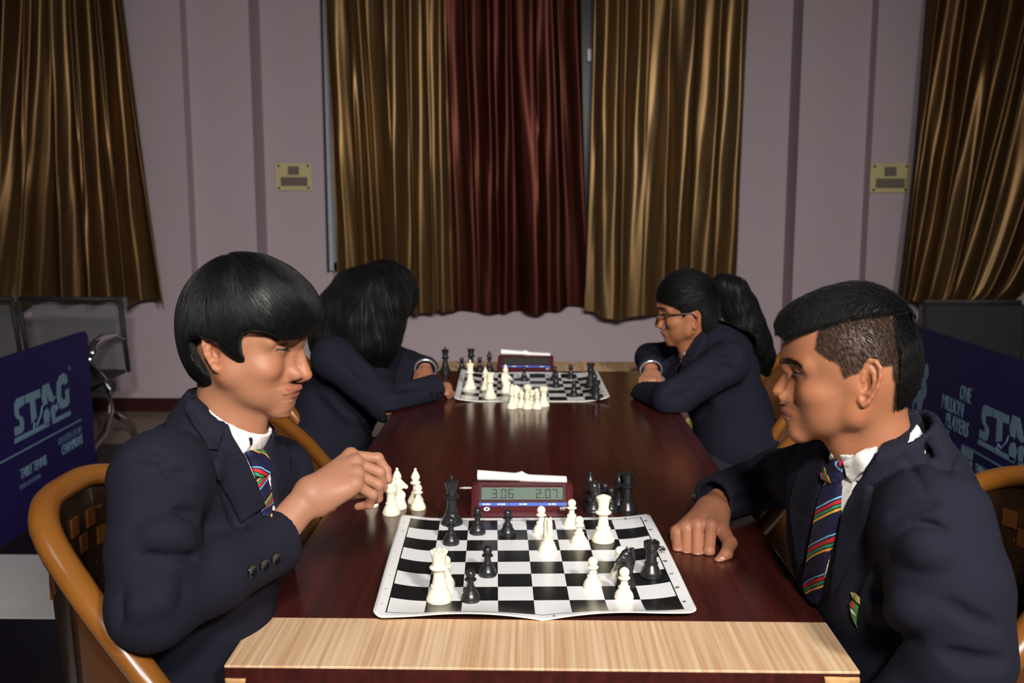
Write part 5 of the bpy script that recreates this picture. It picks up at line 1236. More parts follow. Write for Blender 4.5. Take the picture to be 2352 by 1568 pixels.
drape(PL, 'necktie', [bz], S4([(802, 452), (866, 448), (885, 510), (905, 600), (908, 680), (848, 680), (825, 560)]), .0035, .0035, M['tie'], 6, uvf=stripe(math.radians(35), -40, .62))
drape(PL, 'tie_knot', [bz], S4([(748, 330), (790, 318), (832, 312), (858, 360), (880, 442), (840, 458), (800, 455), (768, 385)]), .008, .006, M['tie'], 6, uvf=stripe(math.radians(118), 44, .0))
drape(PL, 'lapel', [bz], S4([(655, 178), (705, 255), (748, 335), (800, 465), (864, 628), (800, 655), (736, 705), (690, 610), (648, 540), (598, 455), (580, 385), (608, 318)]), .0035, .0045, M['navy_lapel'], 9, parent=blz)
drape(PL, 'lapel', [bz], S4([(836, 203), (880, 235), (950, 290), (992, 352), (985, 430), (1010, 520), (985, 600), (905, 640), (880, 450), (846, 330)]), .0035, .0045, M['navy_lapel'], 9, parent=blz)
drape(PL, 'collar_leaf', [bz, bc_], S4([(482, -4), (520, -12), (552, -2), (600, 70), (652, 146), (656, 178), (630, 250), (606, 320), (555, 310), (500, 215), (440, 105), (455, 55)]), .0025, .0045, M['navy_lapel'], 9, parent=blz)
buttons(PL, bz, [(577, 1311), (606, 1297), (632, 1283)], .0088, parent=blz)
legs(PL, (-.56, 1.45), 1, -.16)
# hair
hL = Vol((-.125, -.11, -.07), (.155, .11, .165), .0030)
hL.ball((.0275, 0, .058), (.108, .088, .095), 0); hL.ball((-.018, 0, .022), (.060, .080, .078), .03)
polyL = [(-.060, -.030), (-.0727, .0055), (-.083, .0752), (-.076, .103), (-.043, .142), (.0036, .1545), (.041, .148), (.0775, .1285), (.108, .1037), (.126, .081), (.135, .0624), (.135, .0514), (.127, .040), (.114, .031), (.102, .0295), (.092, .031), (.084, .037), (.070, .045), (.055, .0465), (.043, .0435), (.036, .035), (.0345, .018), (.0385, .002), (.030, .001), (.020, .010), (.012, .018), (.002, .031), (-.022, .038), (-.039, .032), (-.038, .012), (-.026, -.010), (-.019, -.020), (-.018, -.034), (-.034, -.040)]
keep_poly(hL, polyL, .007)
# face stays clear below the fringe except in front
hL.ball((.088, 0, -.012), (.034, .075, .032), .006, True)
V, F = hL.mesh(); V = relax(V, F, 1); hn = fbm(V * np.array([1.0, 1.0, .35]), 130, 2); V = V + hL.grad(V) * (0.0012 * hn)[:, None]
hairL = PL.add('hair', xfL(V), F, M['hair'])
rs = np.random.RandomState(5); idx = rs.choice(len(V), 15000); seeds = V[idx]
def flowL(X):
    c = np.array((-.012, 0, .150)); d = X - c; r = np.linalg.norm(d, axis=1, keepdims=True); d = d / (r + 1e-6); d[:, 2] -= .55; d[:, 0] += .35 * smoothstep((X[:, 0] - .02) / .06) * smoothstep((X[:, 2] - .0) / .05); return d
strands(PL, 'hair_strands', hL, seeds, flowL, .036, M['hair'], .00020, 6, (.0001, .0012), parent=hairL, jitter=.07, xf=xfL, seed=4)
edge = V[(V[:, 2] < .045) & (V[:, 0] > -.05)]; edge = edge[rs.choice(len(edge), 3000)]
strands(PL, 'hair_strands', hL, edge, lambda X: np.stack([.25 + 0 * X[:, 0], 0 * X[:, 0], -1 + 0 * X[:, 0]], 1), .0095, M['hair'], .00020, 5, (-.001, .001), parent=hairL, jitter=.22, xf=xfL, seed=6)

# ================================================================== boy at the right
rootR = empty('person', (0.60, 1.46, 0), 'boy in navy blazer with shaved sides, fist resting on the table', 'person')
PR = Person(rootR)
pR = dict(glab=(.1195, .040), sell=(.1148, .0194), tip=(.1302, -.0082), sub=(.1190, -.0215), ulip=(.1167, -.0340), stom=(.1128, -.0413), llip=(.1125, -.0465), pog=(.1069, -.0630), ment=(.092, -.080),
          eye=(.0955, .0225), ala=(.1042, -.0194), mouth=(.0905, -.0375), mw=.0315, back=-.072, top=.137, w=.074, earx=.006, earz=.022, ears=1.14, browh=.006, lip=(138, 78, 74), gon=-.026, brow=.0165,
          neck=[((-.014, 0, -.02), (-.045, 0, -.15), .048, .051), ((.026, 0, -.058), (-.012, 0, -.13), .030, .034)],
          profile=[(.1134, .0705), (.1181, .0593), (.1200, .0388), (.1148, .0194), (.1216, .0082), (.1267, 0), (.1302, -.0082), (.1287, -.0139), (.1246, -.0174), (.1195, -.0206), (.1181, -.0255), (.1169, -.0317), (.1165, -.0364), (.1126, -.0413), (.1128, -.046), (.1107, -.0511), (.1062, -.0562), (.1069, -.0623), (.1056, -.0695), (.1012, -.0756), (.092, -.080)],
          shave=[(.0654, .1050), (.0700, .0653), (.0572, .056), (.0368, .047), (.0286, .027), (.0245, .007), (.0245, -.004), (.0185, -.004), (.0175, .022), (.0082, .034), (-.01, .042), (-.030, .043), (-.041, .022), (-.041, -.02), (-.090, -.02), (-.090, .12), (.0204, .14)])
xfR, RR, tR = head_frame(1772, 896.5, 1.46, -1, pR['tip'], math.radians(-16))
vh = head_volume(pR, 0.0015); V, F = vh.mesh(); V0R = V; V = relax(V, F, 3, .5); tint = skin_tint(V, pR, (145, 95, 67), 0.6); V = profile_warp(V, pR); headR = (xfR(V), F)
rs = np.random.RandomState(9); Vs = V[(sd_poly(V[:, 0], V[:, 2], pR['shave']) < -.001) & (np.abs(V[:, 1]) > .035) & (np.abs(V[:, 1]) < skull_half(V[:, 0], V[:, 2], pR) + .0022) & (V[:, 0] < .075)]
seedS = Vs[rs.choice(len(Vs), 15000)]
# fist on the table, knuckles to the front
vR = Vol(at_depth(1560, 1310, 1.66) - [.05, .05, .02], at_depth(1690, 1150, 1.92) + [.04, .06, .04], .0019)
wR = at_depth(1636, 1172, 1.835); vR.cone(at_depth(1664, 1150, 1.90), wR, .032, .0295, .01); 
kR = HX([(1634, 1206, 1.775), (1602, 1204, 1.780), (1577, 1210, 1.785), (1556, 1220, 1.79)])
for k_ in kR: vR.cone(wR + (k_ - wR) * .1, k_, .0245, .0125, .012)
pR_ = HX([(1628, 1265, 1.733), (1601, 1274, 1.735), (1576, 1274, 1.742), (1556, 1264, 1.752)])
for k_, p_, r_ in zip(kR, pR_, (.0118, .0118, .011, .0102)):
    d2 = np.array((0, .030, -.002)); q1 = p_ + d2; q1[2] = TZ + .011; q2 = q1 + np.array((0, .016, .012)); finger(vR, [k_, p_, q1, q2], r_ * .96, r_ * .82, .0024); vR.ball(k_, r_ * 1.12, .005)
tR_ = HX([(1655, 1212, 1.785), (1676, 1247, 1.745), (1668, 1272, 1.715), (1650, 1290, 1.700)]); vR.cone(wR + [.012, -.012, 0], tR_[0], .020, .016, .012); finger(vR, tR_, .0150, .0092, .004)
vR.half((0, 0, TZ + .0004), (0, 0, -1), .001)
hv, hf = vR.mesh(); hv = relax(hv, hf, 2, .45)
shN, elN = at_depth(2152, 1198, 1.285), at_depth(2205, 1500, 1.24); hdN = np.array((.42, 1.30, .60)); nbR = np.array((.520, 1.420, 1.000)); shF = at_depth(1862, 1098, 1.70); elF = at_depth(1790, 1096, 2.0); wrF = at_depth(1655, 1150, 1.87)
chR, beR, peR = np.array((.552, 1.47, .905)), np.array((.580, 1.47, .74)), np.array((.62, 1.47, .53))
core = core_volume([(nbR, chR, .05, .08), (chR, beR, .08, .08), (beR, peR, .08, .10), (nbR + [.02, 0, -.03], shN, .035, .04), (nbR + [.02, 0, -.03], shF, .035, .035), (shN, elN, .045, .038), (elN, hdN, .038, .028), (shF, elF, .045, .036), (elF, wrF, .036, .028), (peR + [0, -.08, 0], (.24, 1.37, .5), .07, .05), (peR + [0, .08, 0], (.24, 1.56, .5), .07, .05)])
wF = Vol(hdN - [.16, .1, .1], hdN + [.04, .1, .06], .004); hand_generic(wF, hdN, (-1, 0, -.2), (0, 0, 1), (0, 1, 0), (.3, .4, .3))
make_body(PR, headR, [(hv, hf), wF.mesh()], core, tint, (150, 99, 74))
eyes(PR, pR, xfR); brows(PR, vh, pR, xfR, M['hair'], V0R, 5, 300)
nl = Vol(tR_[3] - .03, tR_[3] + .03, .0008); _d = (tR_[3] - tR_[2]) / np.linalg.norm(tR_[3] - tR_[2]); nl.ball(tR_[3] - _d * .001 + np.array((.0035, -.0055, .0058)), (.0052, .0022, .0082), 0, rot=(.75, 0.45, 0)); PR.vol('thumb_nail', nl, M['nail'])
strands(PR, 'cropped_sides', vh, seedS, lambda X: np.stack([-.55 + 0 * X[:, 0], 0 * X[:, 0], -.8 + 0 * X[:, 0]], 1), .0060, M['stubble'], .00011, 3, (.0001, .0008), xf=xfR, seed=8, jitter=.10)
hR = Vol((-.115, -.10, -.06), (.145, .10, .17), .0030)
hR.ball((.022, 0, .060), (.106, .070, .0975), 0); hR.cone((.085, 0, .098), (.112, 0, .090), .030, .022, .02)
keep_poly(hR, [(.127, .092), (.1245, .078), (.114, .0735), (.096, .083), (.0654, .0955), (.0204, .1105), (-.0204, .1175), (-.0593, .1175), (-.0640, .103), (-.10, .098), (-.10, .13), (-.0725, .1235), (-.042, .146), (-.006, .1575), (.0204, .1555), (.0654, .142), (.102, .1235), (.121, .107)], .005)
nape = Vol((-.115, -.10, -.06), (.145, .10, .17), .0030); nape.ball((-.012, 0, .040), (.072, .072, .088), 0); keep_poly(nape, [(-.036, .135), (-.042, .095), (-.047, .06), (-.047, -.032), (-.067, -.034), (-.11, -.034), (-.11, .135)], .004)
hR.D = np.minimum(hR.D, nape.D)
V, F = hR.mesh(); V = relax(V, F, 1); hn = fbm(V * np.array([.5, 1, 1]), 170, 2); V = V + hR.grad(V) * (0.0014 * hn)[:, None]
hairR = PR.add('hair', xfR(V), F, M['hair_soft'])
top = V[V[:, 2] > .08]; top = top[rs.choice(len(top), 10000)]
strands(PR, 'hair_strands', hR, top, lambda X: np.stack([.8 + 0 * X[:, 0], np.sign(X[:, 1]) * .25, -.15 - 1.2 * smoothstep((np.abs(X[:, 1]) - .03) / .03)], 1), .020, M['hair_soft'], .00022, 5, (.0002, .0022), end_lift=.003, parent=hairR, jitter=.28, xf=xfR, seed=12)
npv = V[V[:, 2] < .10]; npv = npv[rs.choice(len(npv), 6000)]
strands(PR, 'hair_strands', hR, npv, lambda X: np.stack([-.1 + 0 * X[:, 0], 0 * X[:, 0], -1 + 0 * X[:, 0]], 1), .009, M['hair_soft'], .0002, 4, (.0002, .0012), parent=hairR, jitter=.2, xf=xfR, seed=13)
# blazer
bz = Vol((.20, 1.06, .46), (.86, 2.12, 1.18), .0046)
bz.ball(chR, (.122, .158, .155), 0); bz.ball((.50, 1.57, .88), (.085, .08, .17), .04); bz.ball(beR, (.125, .155, .20), .07); bz.ball(peR + [0, 0, .07], (.14, .18, .12), .05)
bz.cone(nbR + [.005, -.03, -.04], shN + [-.01, .03, -.01], .05, .06, .04); bz.cone(nbR + [0, .04, -.035], shF + [.01, -.03, 0], .056, .060, .05); bz.cone(nbR + [.022, 0, -.04], chR + [.01, 0, -.02], .058, .095, .04)
arm = Vol((.20, 1.06, .46), (.86, 2.12, 1.18), .0046); arm.cone(shN, shN + (elN - shN) * .5, .073, .076, .035); arm.cone(shN + (elN - shN) * .5, elN, .076, .070, .02); arm.cone(elN, hdN + [.03, 0, 0], .060, .048, .02); arm.half(hdN + [.03, 0, 0], hdN - elN, .003, hdN - .12, hdN + .10); join_limb(bz, arm, shN, .055, .006, .12)
bz.cone(shF, elF, .064, .056, .035); fwR = np.array(at_depth(1636, 1150, 1.845)); bz.cone(elF, fwR, .056, .047, .02); axR = (fwR - elF) / np.linalg.norm(fwR - elF)
bz.half(fwR, axR + np.array((0, 0, .10)), .003, fwR - [.12, .08, .08], fwR + [.06, .10, .08]); bz.cone(fwR - axR * .012, fwR + axR * .05, .034, .0375, .003, True); bz.half((0, 0, TZ + .002), (0, 0, -1), .004, (.20, 1.6, .70), (.44, 2.1, TZ + .002))
band(bz, nbR + [.002, 0, .024], (-.45, -.02, 1), .0740, .030, .0062, flare=-.10, ell=1.04, front=np.array((-1, -.30, 0)), gap=.03, k=.012)
for pts, r, dpt in (([(2058, 1250), (2085, 1230), (2115, 1220), (2145, 1224), (2166, 1240)], .009, .010), ([(2040, 1190), (2090, 1168), (2150, 1150)], .006, .004), ([(2020, 1300), (2060, 1270), (2100, 1262)], .007, .005), ([(2005, 1365), (2030, 1385), (2052, 1394)], .009, .008),
                    ([(2000, 1440), (2050, 1462), (2110, 1470)], .008, .006), ([(2170, 1380), (2230, 1420), (2290, 1440)], .007, .004), ([(2168, 1500), (2230, 1520), (2300, 1518)], .009, .009), ([(2138, 1010), (2150, 1050), (2178, 1085)], .009, .007), ([(1700, 1105), (1740, 1090), (1780, 1092)], .008, .006), ([(1690, 1150), (1730, 1135), (1770, 1140)], .007, .006)):
    crease(bz, pts, r, dpt, .010)
for pts, r, dpt in (([(2075, 1268), (2110, 1252), (2160, 1275)], .012, .004), ([(2010, 1412), (2060, 1400), (2120, 1405)], .012, .004)): crease(bz, pts, r, dpt, .025, True)
# armhole seam and the hanging front edge
crease(bz, [(2078, 1047), (2095, 1075), (2125, 1127)], .004, .0035, .006); crease(bz, [(1985, 1230), (1972, 1290), (1955, 1330), (1945, 1400)], .010, .009, .014)
blz = PR.vol('blazer', bz, M['navy'], 1, wool(24))
frR = np.array((-1, -.30, 0)); sc_ = Vol(nbR - .14, nbR + .14, .0023); band(sc_, nbR + [-.014, 0, .027], (-.45, 0, 1), .0600, .020, .0028, flare=-.10, front=frR); PR.vol('shirt_collar', sc_, M['shirt'], 1)
bc_ = sc_
S5 = lambda q: [(a / 2.76 + 1680, b / 2.76 + 1000) for a, b in q]
drape(PR, 'shirt_front', [bz], S5([(720, 165), (770, 285), (800, 300), (715, 475), (660, 640), (600, 900), (520, 1060), (470, 980), (520, 700), (600, 330), (650, 200)]), .0012, .0012, M['shirt'], 9)
drape(PR, 'shirt_collar_point', [bz, sc_], S5([(1012, -2), (960, 40), (880, 92), (800, 130), (722, 158), (716, 185), (738, 245), (770, 292), (800, 262), (850, 205), (905, 130), (960, 62)]), .0045, .0024, M['shirt'], 7)
drape(PR, 'shirt_collar_point', [bz, sc_], S5([(648, 100), (672, 112), (670, 130), (640, 150), (636, 125)]), .0045, .0022, M['shirt'], 5)
drape(PR, 'necktie', [bz], S5([(612, 285), (700, 288), (714, 330), (704, 480), (665, 640), (610, 830), (580, 1020), (560, 1060), (525, 1070), (480, 1000), (458, 910), (500, 740), (535, 560), (560, 400)]), .0035, .0038, M['tie'], 8, uvf=stripe(math.radians(63), 68, .55))
drape(PR, 'tie_knot', [bz, sc_], S5([(640, 165), (675, 145), (722, 152), (716, 185), (732, 245), (712, 285), (660, 300), (606, 292), (598, 282), (615, 225)]), .008, .006, M['tie'], 6, uvf=stripe(math.radians(-20), 44, .3))
drape(PR, 'lapel', [bz, sc_], S5([(1016, 0), (1055, -55), (1110, -130), (1150, -168), (1195, -150), (1200, -70), (1140, 10), (1085, 100), (985, 260), (905, 318), (900, 380), (860, 560), (790, 720), (760, 800), (690, 960), (640, 1010), (660, 800), (700, 520), (780, 350), (880, 190)]), .0035, .0048, M['navy_lapel'], 10, parent=blz)
drape(PR, 'lapel', [bz], S5([(615, 110), (640, 150), (600, 290), (535, 530), (480, 780), (430, 830), (405, 640), (380, 420), (420, 260), (520, 130)]), .0035, .0048, M['navy_lapel'], 10, parent=blz)
drape(PR, 'badge_scroll', [bz], S5([(758, 990), (790, 998), (822, 1030), (820, 1068), (795, 1045), (770, 1020)]), .004, .0015, M['thread'], 4, parent=blz)
bd = drape(PR, 'badge_shield', [bz], S5([(764, 1050), (790, 1050), (812, 1085), (800, 1150), (793, 1215), (775, 1150), (766, 1100)]), .004, .0018, M['badge_green'], 4, parent=blz)
drape(PR, 'badge_crest', [bz], S5([(768, 1058), (788, 1056), (806, 1086), (800, 1112), (770, 1090)]), .0062, .0012, M['badge_red'], 4, parent=blz)
drape(PR, 'badge_crest', [bz], S5([(770, 1100), (800, 1118), (797, 1140), (774, 1130)]), .0062, .0012, M['badge_white'], 4, parent=blz)
for k in range(3):
    X, N, ok = bz.hit([(560 + k * 0) / 6.535 + 1500 - k * 8.2], [288 / 6.535 + 1100 + k * 9.0])
buttons(PR, bz, [(1596, 1141), (1587, 1150), (1580, 1160)], .0078, parent=blz)
legs(PR, (.62, 1.47), -1, .20)
# ================================================================== girl with glasses, far right
def girl_params(**k):
    p = dict(glab=(.112, .045), sell=(.1066, .0237), tip=(.1205, -.0165), sub=(.102, -.0344), ulip=(.1015, -.043), stom=(.0960, -.048), llip=(.0945, -.0538), pog=(.087, -.071), ment=(.0762, -.084),
             eye=(.0885, .018), ala=(.0965, -.0237), mouth=(.079, -.048), back=-.082, top=.135, w=.072, earx=-.005, earz=.002, ears=.98, lip=(124, 66, 62), brow=.019, gon=-.034,
             neck=[((-.012, 0, -.03), (-.030, 0, -.16), .045, .050), ((.022, 0, -.070), (.000, 0, -.14), .028, .032)],
             profile=[(.106, .075), (.112, .058), (.1135, .043), (.1066, .0237), (.1105, .012), (.116, -.002), (.1205, -.0150), (.1195, -.0215), (.113, -.027), (.1035, -.0315), (.101, -.036), (.1018, -.043), (.0960, -.048), (.0945, -.0535), (.0905, -.061), (.087, -.071), (.083, -.079), (.0762, -.084)])
    p.update(k); return p
rootG = empty('person', (0.66, 3.24, 0), 'girl in navy blazer with glasses and ponytail, arms folded on the table edge', 'person')
PG = Person(rootG); pG = girl_params()
xfG, RG, tG = head_frame(1503, 745, 3.20, -1, pG["tip"], math.radians(-8), 0.04)
vh = head_volume(pG, 0.0027); V, F = vh.mesh(); V0G = V; V = relax(V, F, 2, .45); tint = skin_tint(V, pG, (150, 98, 68)); V = profile_warp(V, pG); headG = (xfG(V), F)
nbG = tG + RG @ np.array((-.030, 0, -.15))
shN, elN = at_depth(1672, 832, 3.02), at_depth(1545, 918, 2.97); wrN = at_depth(1470, 905, 3.20)
shF, elF, wrF = at_depth(1600, 812, 3.37), at_depth(1492, 822, 3.42), at_depth(1494, 846, 3.29)
chG, beG, peG = np.array((.592, 3.2, .83)), np.array((.66, 3.2, .66)), np.array((.68, 3.2, .52))
vG = Vol(wrF + [-.14, -.20, -.10], wrF + [.08, .06, .06], .0032)
hand_generic(vG, wrF + [0, -.012, -.004], (-.25, -.92, -.28), (0.0, -.28, .96), (.96, -.25, .05), (.75, .9, .5), .88); vG.cone(wrF + [.01, .05, .01], wrF, .026, .024, .01); vG.half((0, 0, TZ + .0005), (0, 0, -1), .001)
wn_ = Vol(wrN - .12, wrN + .12, .0045); hand_generic(wn_, wrN + [.04, 0, -.01], (-.6, .8, -.1), (0, 0, 1), (.8, .6, 0), (.3, .3, .2), .85); wn_.half((0, 0, TZ + .0005), (0, 0, -1), .001)
core = core_volume([(nbG, chG, .04, .07), (chG, beG, .07, .08), (beG, peG, .08, .10), (nbG + [.02, 0, -.03], shN, .03, .035), (nbG + [.02, 0, -.03], shF, .03, .035), (shN, elN, .035, .032), (elN, wrN, .03, .024), (shF, elF, .035, .03), (elF, wrF, .03, .024), (peG + [0, -.08, 0], (.26, 3.1, .5), .06, .05), (peG + [0, .08, 0], (.26, 3.3, .5), .06, .05)], .013)
gv, gf = vG.mesh(); make_body(PG, headG, [(relax(gv, gf, 1), gf), wn_.mesh()], core, tint, (160, 108, 80))
eyes(PG, pG, xfG); brows(PG, vh, pG, xfG, M["hair"], V0G, 7, 80)
bz = Vol((.28, 2.82, .46), (.94, 3.62, 1.06), .0062)
bz.ball(chG, (.12, .16, .17), 0); bz.ball(beG, (.125, .155, .19), .07); bz.ball(peG + [0, 0, .07], (.14, .17, .12), .05)
bz.ball(at_depth(1572, 862, 3.26), (.085, .08, .075), .04); bz.cone(nbG + [.015, -.03, -.035], shN, .05, .058, .05); bz.cone(nbG + [.015, .03, -.035], shF, .05, .055, .05); bz.cone(nbG + [.03, 0, -.03], chG + [.03, 0, .03], .055, .10, .05)
bz.cone(shN, elN, .064, .054, .03); bz.cone(elN, wrN, .054, .043, .03); bz.cone(shF, elF, .058, .050, .03); bz.cone(elF, wrF, .050, .043, .015)
axG = (wrF - elF) / np.linalg.norm(wrF - elF); aG = np.array((.05, -.85, -.3)); bz.half(wrF, aG, .003, wrF - .09, wrF + .07); bz.half((0, 0, TZ + .002), (0, 0, -1), .004, (.28, 2.82, .70), (.440, 3.6, TZ + .002))
for pts, r, dpt in (([(1560, 958), (1600, 950), (1630, 930)], .016, .010), ([(1530, 905), (1560, 885), (1590, 880)], .014, .006), ([(1600, 860), (1640, 845), (1680, 850)], .016, .007), ([(1640, 790), (1660, 805), (1690, 812)], .014, .006)): crease(bz, pts, r, dpt, .02)
blz = PG.vol('blazer', bz, M['navy'], 1, wool(20))
frG = np.array((-1, -.2, 0)); sc_ = Vol(nbG - .13, nbG + .13, .0036); band(sc_, nbG + [-.006, 0, .010], (-.38, 0, 1), .056, .022, .0018, flare=-.1, front=frG); PG.vol('shirt_collar', sc_, M['shirt'], 1)
bc_ = Vol(nbG - .16, nbG + .16, .0045); band(bc_, nbG + [.012, 0, .000], (-.40, 0, 1), .068, .030, .004, flare=-.12, ell=1.05, front=frG, gap=.08); PG.vol('blazer_collar', bc_, M['navy'], 1, parent=blz)
S6 = lambda q: [(a / 3.267 + 1400, b / 3.267 + 580) for a, b in q]
drape(PG, 'shirt_front', [bz, sc_], S6([(545, 715), (590, 700), (575, 760), (545, 800), (522, 775)]), .004, .0016, M['shirt'], 4)
drape(PG, 'necktie', [bz, sc_], S6([(520, 780), (548, 800), (535, 850), (512, 880), (500, 830)]), .006, .002, M['tie'], 4, uvf=stripe(.9, 14, .2))
drape(PG, 'lapel', [bz, bc_], S6([(700, 590), (640, 650), (585, 740), (540, 830), (560, 860), (640, 800), (720, 690), (735, 620)]), .003, .005, M['navy_lapel'], 6, parent=blz)
drape(PG, 'badge_shield', [bz], S6([(560, 1262), (585, 1243), (602, 1238), (622, 1270), (624, 1300), (608, 1336), (590, 1310)]), .004, .002, M['thread'], 4, parent=blz)
drape(PG, 'badge_crest', [bz], S6([(568, 1264), (588, 1250), (600, 1255), (612, 1280), (600, 1312), (584, 1300)]), .006, .0015, M['navy'], 4, parent=blz)
drape(PG, 'badge_crest', [bz], S6([(566, 1266), (590, 1258), (597, 1285), (586, 1300), (574, 1282)]), .0075, .001, M['badge_red'], 4, parent=blz)
legs(PG, (.68, 3.2), -1, .26)
b = MB(); uG = np.cross(aG, (0, 0, 1)); uG /= np.linalg.norm(uG); wG = np.cross(uG, aG / np.linalg.norm(aG))
b.tube([wrF + np.array((0, -.016, -.004)) + uG * .036 * math.cos(a) + wG * .036 * math.sin(a) for a in np.linspace(0, 6.283, 29)[:-1]], .0032, 8, True); PG.mb('bangle', b, M['bangle'])
# glasses
G = lambda *q: xfG(np.array([q], float))[0]
fr_ = MB()
for s in (-1, 1):
    c = (.1085, s * .033, .012); fr_.tube([G(c[0] - .004 * math.cos(a) ** 2 * 0 - .10 * (abs(s * (c[1]) + .022 * math.cos(a) * 1) - .033) * .25, c[1] + s * .024 * math.cos(a), c[2] + .0195 * math.sin(a)) for a in np.linspace(0, 6.283, 25)[:-1]], .0023, 8, True)
    fr_.tube([G(.1045, s * .057, .020), G(.097, s * .066, .022), G(.06, s * .074, .022), (G(-.002, s * .079, .026)), G(-.018, s * .078, .010)], .0023, 8)
fr_.tube([G(.1095, -.009, .016), G(.1125, 0, .019), G(.1095, .009, .016)], .002, 8); fo = PG.mb('spectacles', fr_, M['frame'])
for s in (-1, 1):
    lm = MB(); lm.add([G(.108, s * .033, .012)] + [G(.1082 - .025 * .022 * math.cos(a), s * (.033 + .0228 * math.cos(a)), .012 + .0185 * math.sin(a)) for a in np.linspace(0, 6.283, 25)[:-1]], [(0, 1 + i, 1 + (i + 1) % 24) for i in range(24)]); PG.mb('spectacle_lens', lm, M['lens'], fo)
es = MB(); q = Vector(G(-.004, .0735, -.030)); bm = bmesh.new(); bmesh.ops.create_icosphere(bm, subdivisions=2, radius=.0028); es.bm(bm, Matrix.Translation(q)); es.tube([q, q + Vector((0, 0, -.012))], .0008, 6); PG.mb('earring', es, M['gold'])
# hair: smooth cap drawn back, ponytail
hG = Vol((-.135, -.10, -.10), (.135, .10, .18), .0036)
hG.ball((.010, 0, .062), (.103, .081, .100), 0); hG.ball((-.045, 0, -.005), (.050, .062, .075), .03)
keep_poly(hG, [(.116, .050), (.108, .058), (.085, .054), (.060, .046), (.036, .036), (.030, .018), (.034, .002), (.026, .000), (.016, .014), (.002, .028), (-.020, .034), (-.030, .022), (-.034, -.02), (-.040, -.060), (-.13, -.06), (-.13, .18), (.118, .18), (.1215, .085)], .006)
V, F = hG.mesh(); V = relax(V, F, 1); hairG = PG.add('hair', xfG(V), F, M['hair_soft']); rs = np.random.RandomState(3)
strands(PG, 'hair_strands', hG, V[rs.choice(len(V), 2400)], lambda X: np.array((-.085, 0, .085)) - X, .045, M['hair_soft'], .0006, 6, (.0003, .0014), parent=hairG, jitter=.006, xf=xfG, seed=2)
pt = [(1638, 664), (1660, 648), (1684, 662), (1700, 700), (1714, 742), (1732, 780), (1750, 812), (1760, 846)]; pt = [at_depth(a, b_ + 8, 3.22) for a, b_ in pt]
tail = Vol(np.min(pt, 0) - .09, np.max(pt, 0) + .09, .0042); tail.chain(pt, [.020, .034, .046, .054, .058, .054, .040, .014], .02)
for d_, y_ in ((.0, -.05), (.02, -.03)):
    tail.chain([at_depth(1640, 745, 3.2 + y_), at_depth(1668, 765, 3.18 + y_), at_depth(1705, 785, 3.18 + y_), at_depth(1745, 815, 3.2)], [.02, .026, .03, .018], .02)
tv, tf = tail.mesh(); tv = relax(tv, tf, 1); tv = tv + tail.grad(tv) * (.0022 * fbm(tv * np.array([1, 1, .3]), 150, 2))[:, None]; ptail = PG.add('ponytail', tv, tf, M['hair_soft'])
strands(PG, 'hair_strands', tail, tv[rs.choice(len(tv), 1500)], lambda X: np.stack([.35 + .2 * np.sin(X[:, 2] * 60), 0 * X[:, 0], -1 + 0 * X[:, 0]], 1), .06, M['hair_soft'], .0007, 6, (.0004, .003), parent=ptail, jitter=.07, seed=5)
b = MB(); c0 = np.array(pt[0]) + [.012, 0, -.01]; b.tube([c0 + np.array((0.004 * math.sin(a), .02 * math.cos(a), .02 * math.sin(a))) for a in np.linspace(0, 6.283, 17)[:-1]], .005, 8, True); PG.mb('hair_band', b, M['seat_black'])

# ================================================================== girl with long hair, far left
rootH = empty('person', (-0.68, 3.26, 0), 'girl in navy blazer whose long black hair hides her face, bent over the far board', 'person')
PH = Person(rootH); pH = girl_params()
xfH, RH, tH = head_frame(934, 742, 3.20, 1, pH['tip'], math.radians(8), 0.30)
vh = head_volume(pH, 0.0034); V, F = vh.mesh(); V = relax(V, F, 2, .45); tint = skin_tint(V, pH, (150, 98, 70)); V = profile_warp(V, pH); headH = (xfH(V), F)
nbH = np.array((-.575, 3.2, .86))
shN, elN, wrN = at_depth(765, 822, 3.02), at_depth(888, 928, 2.985), at_depth(1004, 889, 3.13)
shF, elF, wrF = at_depth(860, 808, 3.38), at_depth(940, 838, 3.42), at_depth(978, 846, 3.31)
chH, beH, peH = np.array((-.575, 3.2, .82)), np.array((-.67, 3.2, .65)), np.array((-.70, 3.2, .52))
v1 = Vol(wrN + [-.05, -.07, -.08], wrN + [.14, .09, .07], .0032); hand_generic(v1, wrN + [-.030, -.005, 0.004], (.90, .30, -.20), (.05, -.55, .82), (-.2, .8, .5), (1.25, 1.5, .7), .84); v1.cone(wrN + [-.06, -.01, .005], wrN, .026, .024, .01); v1.half((0, 0, TZ + .0005), (0, 0, -1), .001)
v2 = Vol(wrF + [-.10, -.15, -.09], wrF + [.10, .05, .06], .0032); hand_generic(v2, wrF + [0, -.01, 0], (.10, -.92, -.25), (0.0, -.25, .95), (-.95, -.1, 0), (.8, .9, .5), .86); v2.half((0, 0, TZ + .0005), (0, 0, -1), .001)
core = core_volume([(tH + RH @ np.array((-.03, 0, -.11)), nbH, .045, .045), (nbH, chH, .04, .07), (chH, beH, .07, .08), (beH, peH, .08, .10), (nbH, shN, .03, .035), (nbH, shF, .03, .035), (shN, elN, .035, .032), (elN, wrN, .03, .024), (shF, elF, .035, .03), (elF, wrF, .03, .024), (peH + [0, -.08, 0], (-.26, 3.1, .5), .06, .05), (peH + [0, .08, 0], (-.26, 3.3, .5), .06, .05)], .013)
a1, f1 = v1.mesh(); a2, f2 = v2.mesh(); make_body(PH, headH, [(relax(a1, f1, 1), f1), (relax(a2, f2, 1), f2)], core, tint, (158, 106, 80))
eyes(PH, pH, xfH)
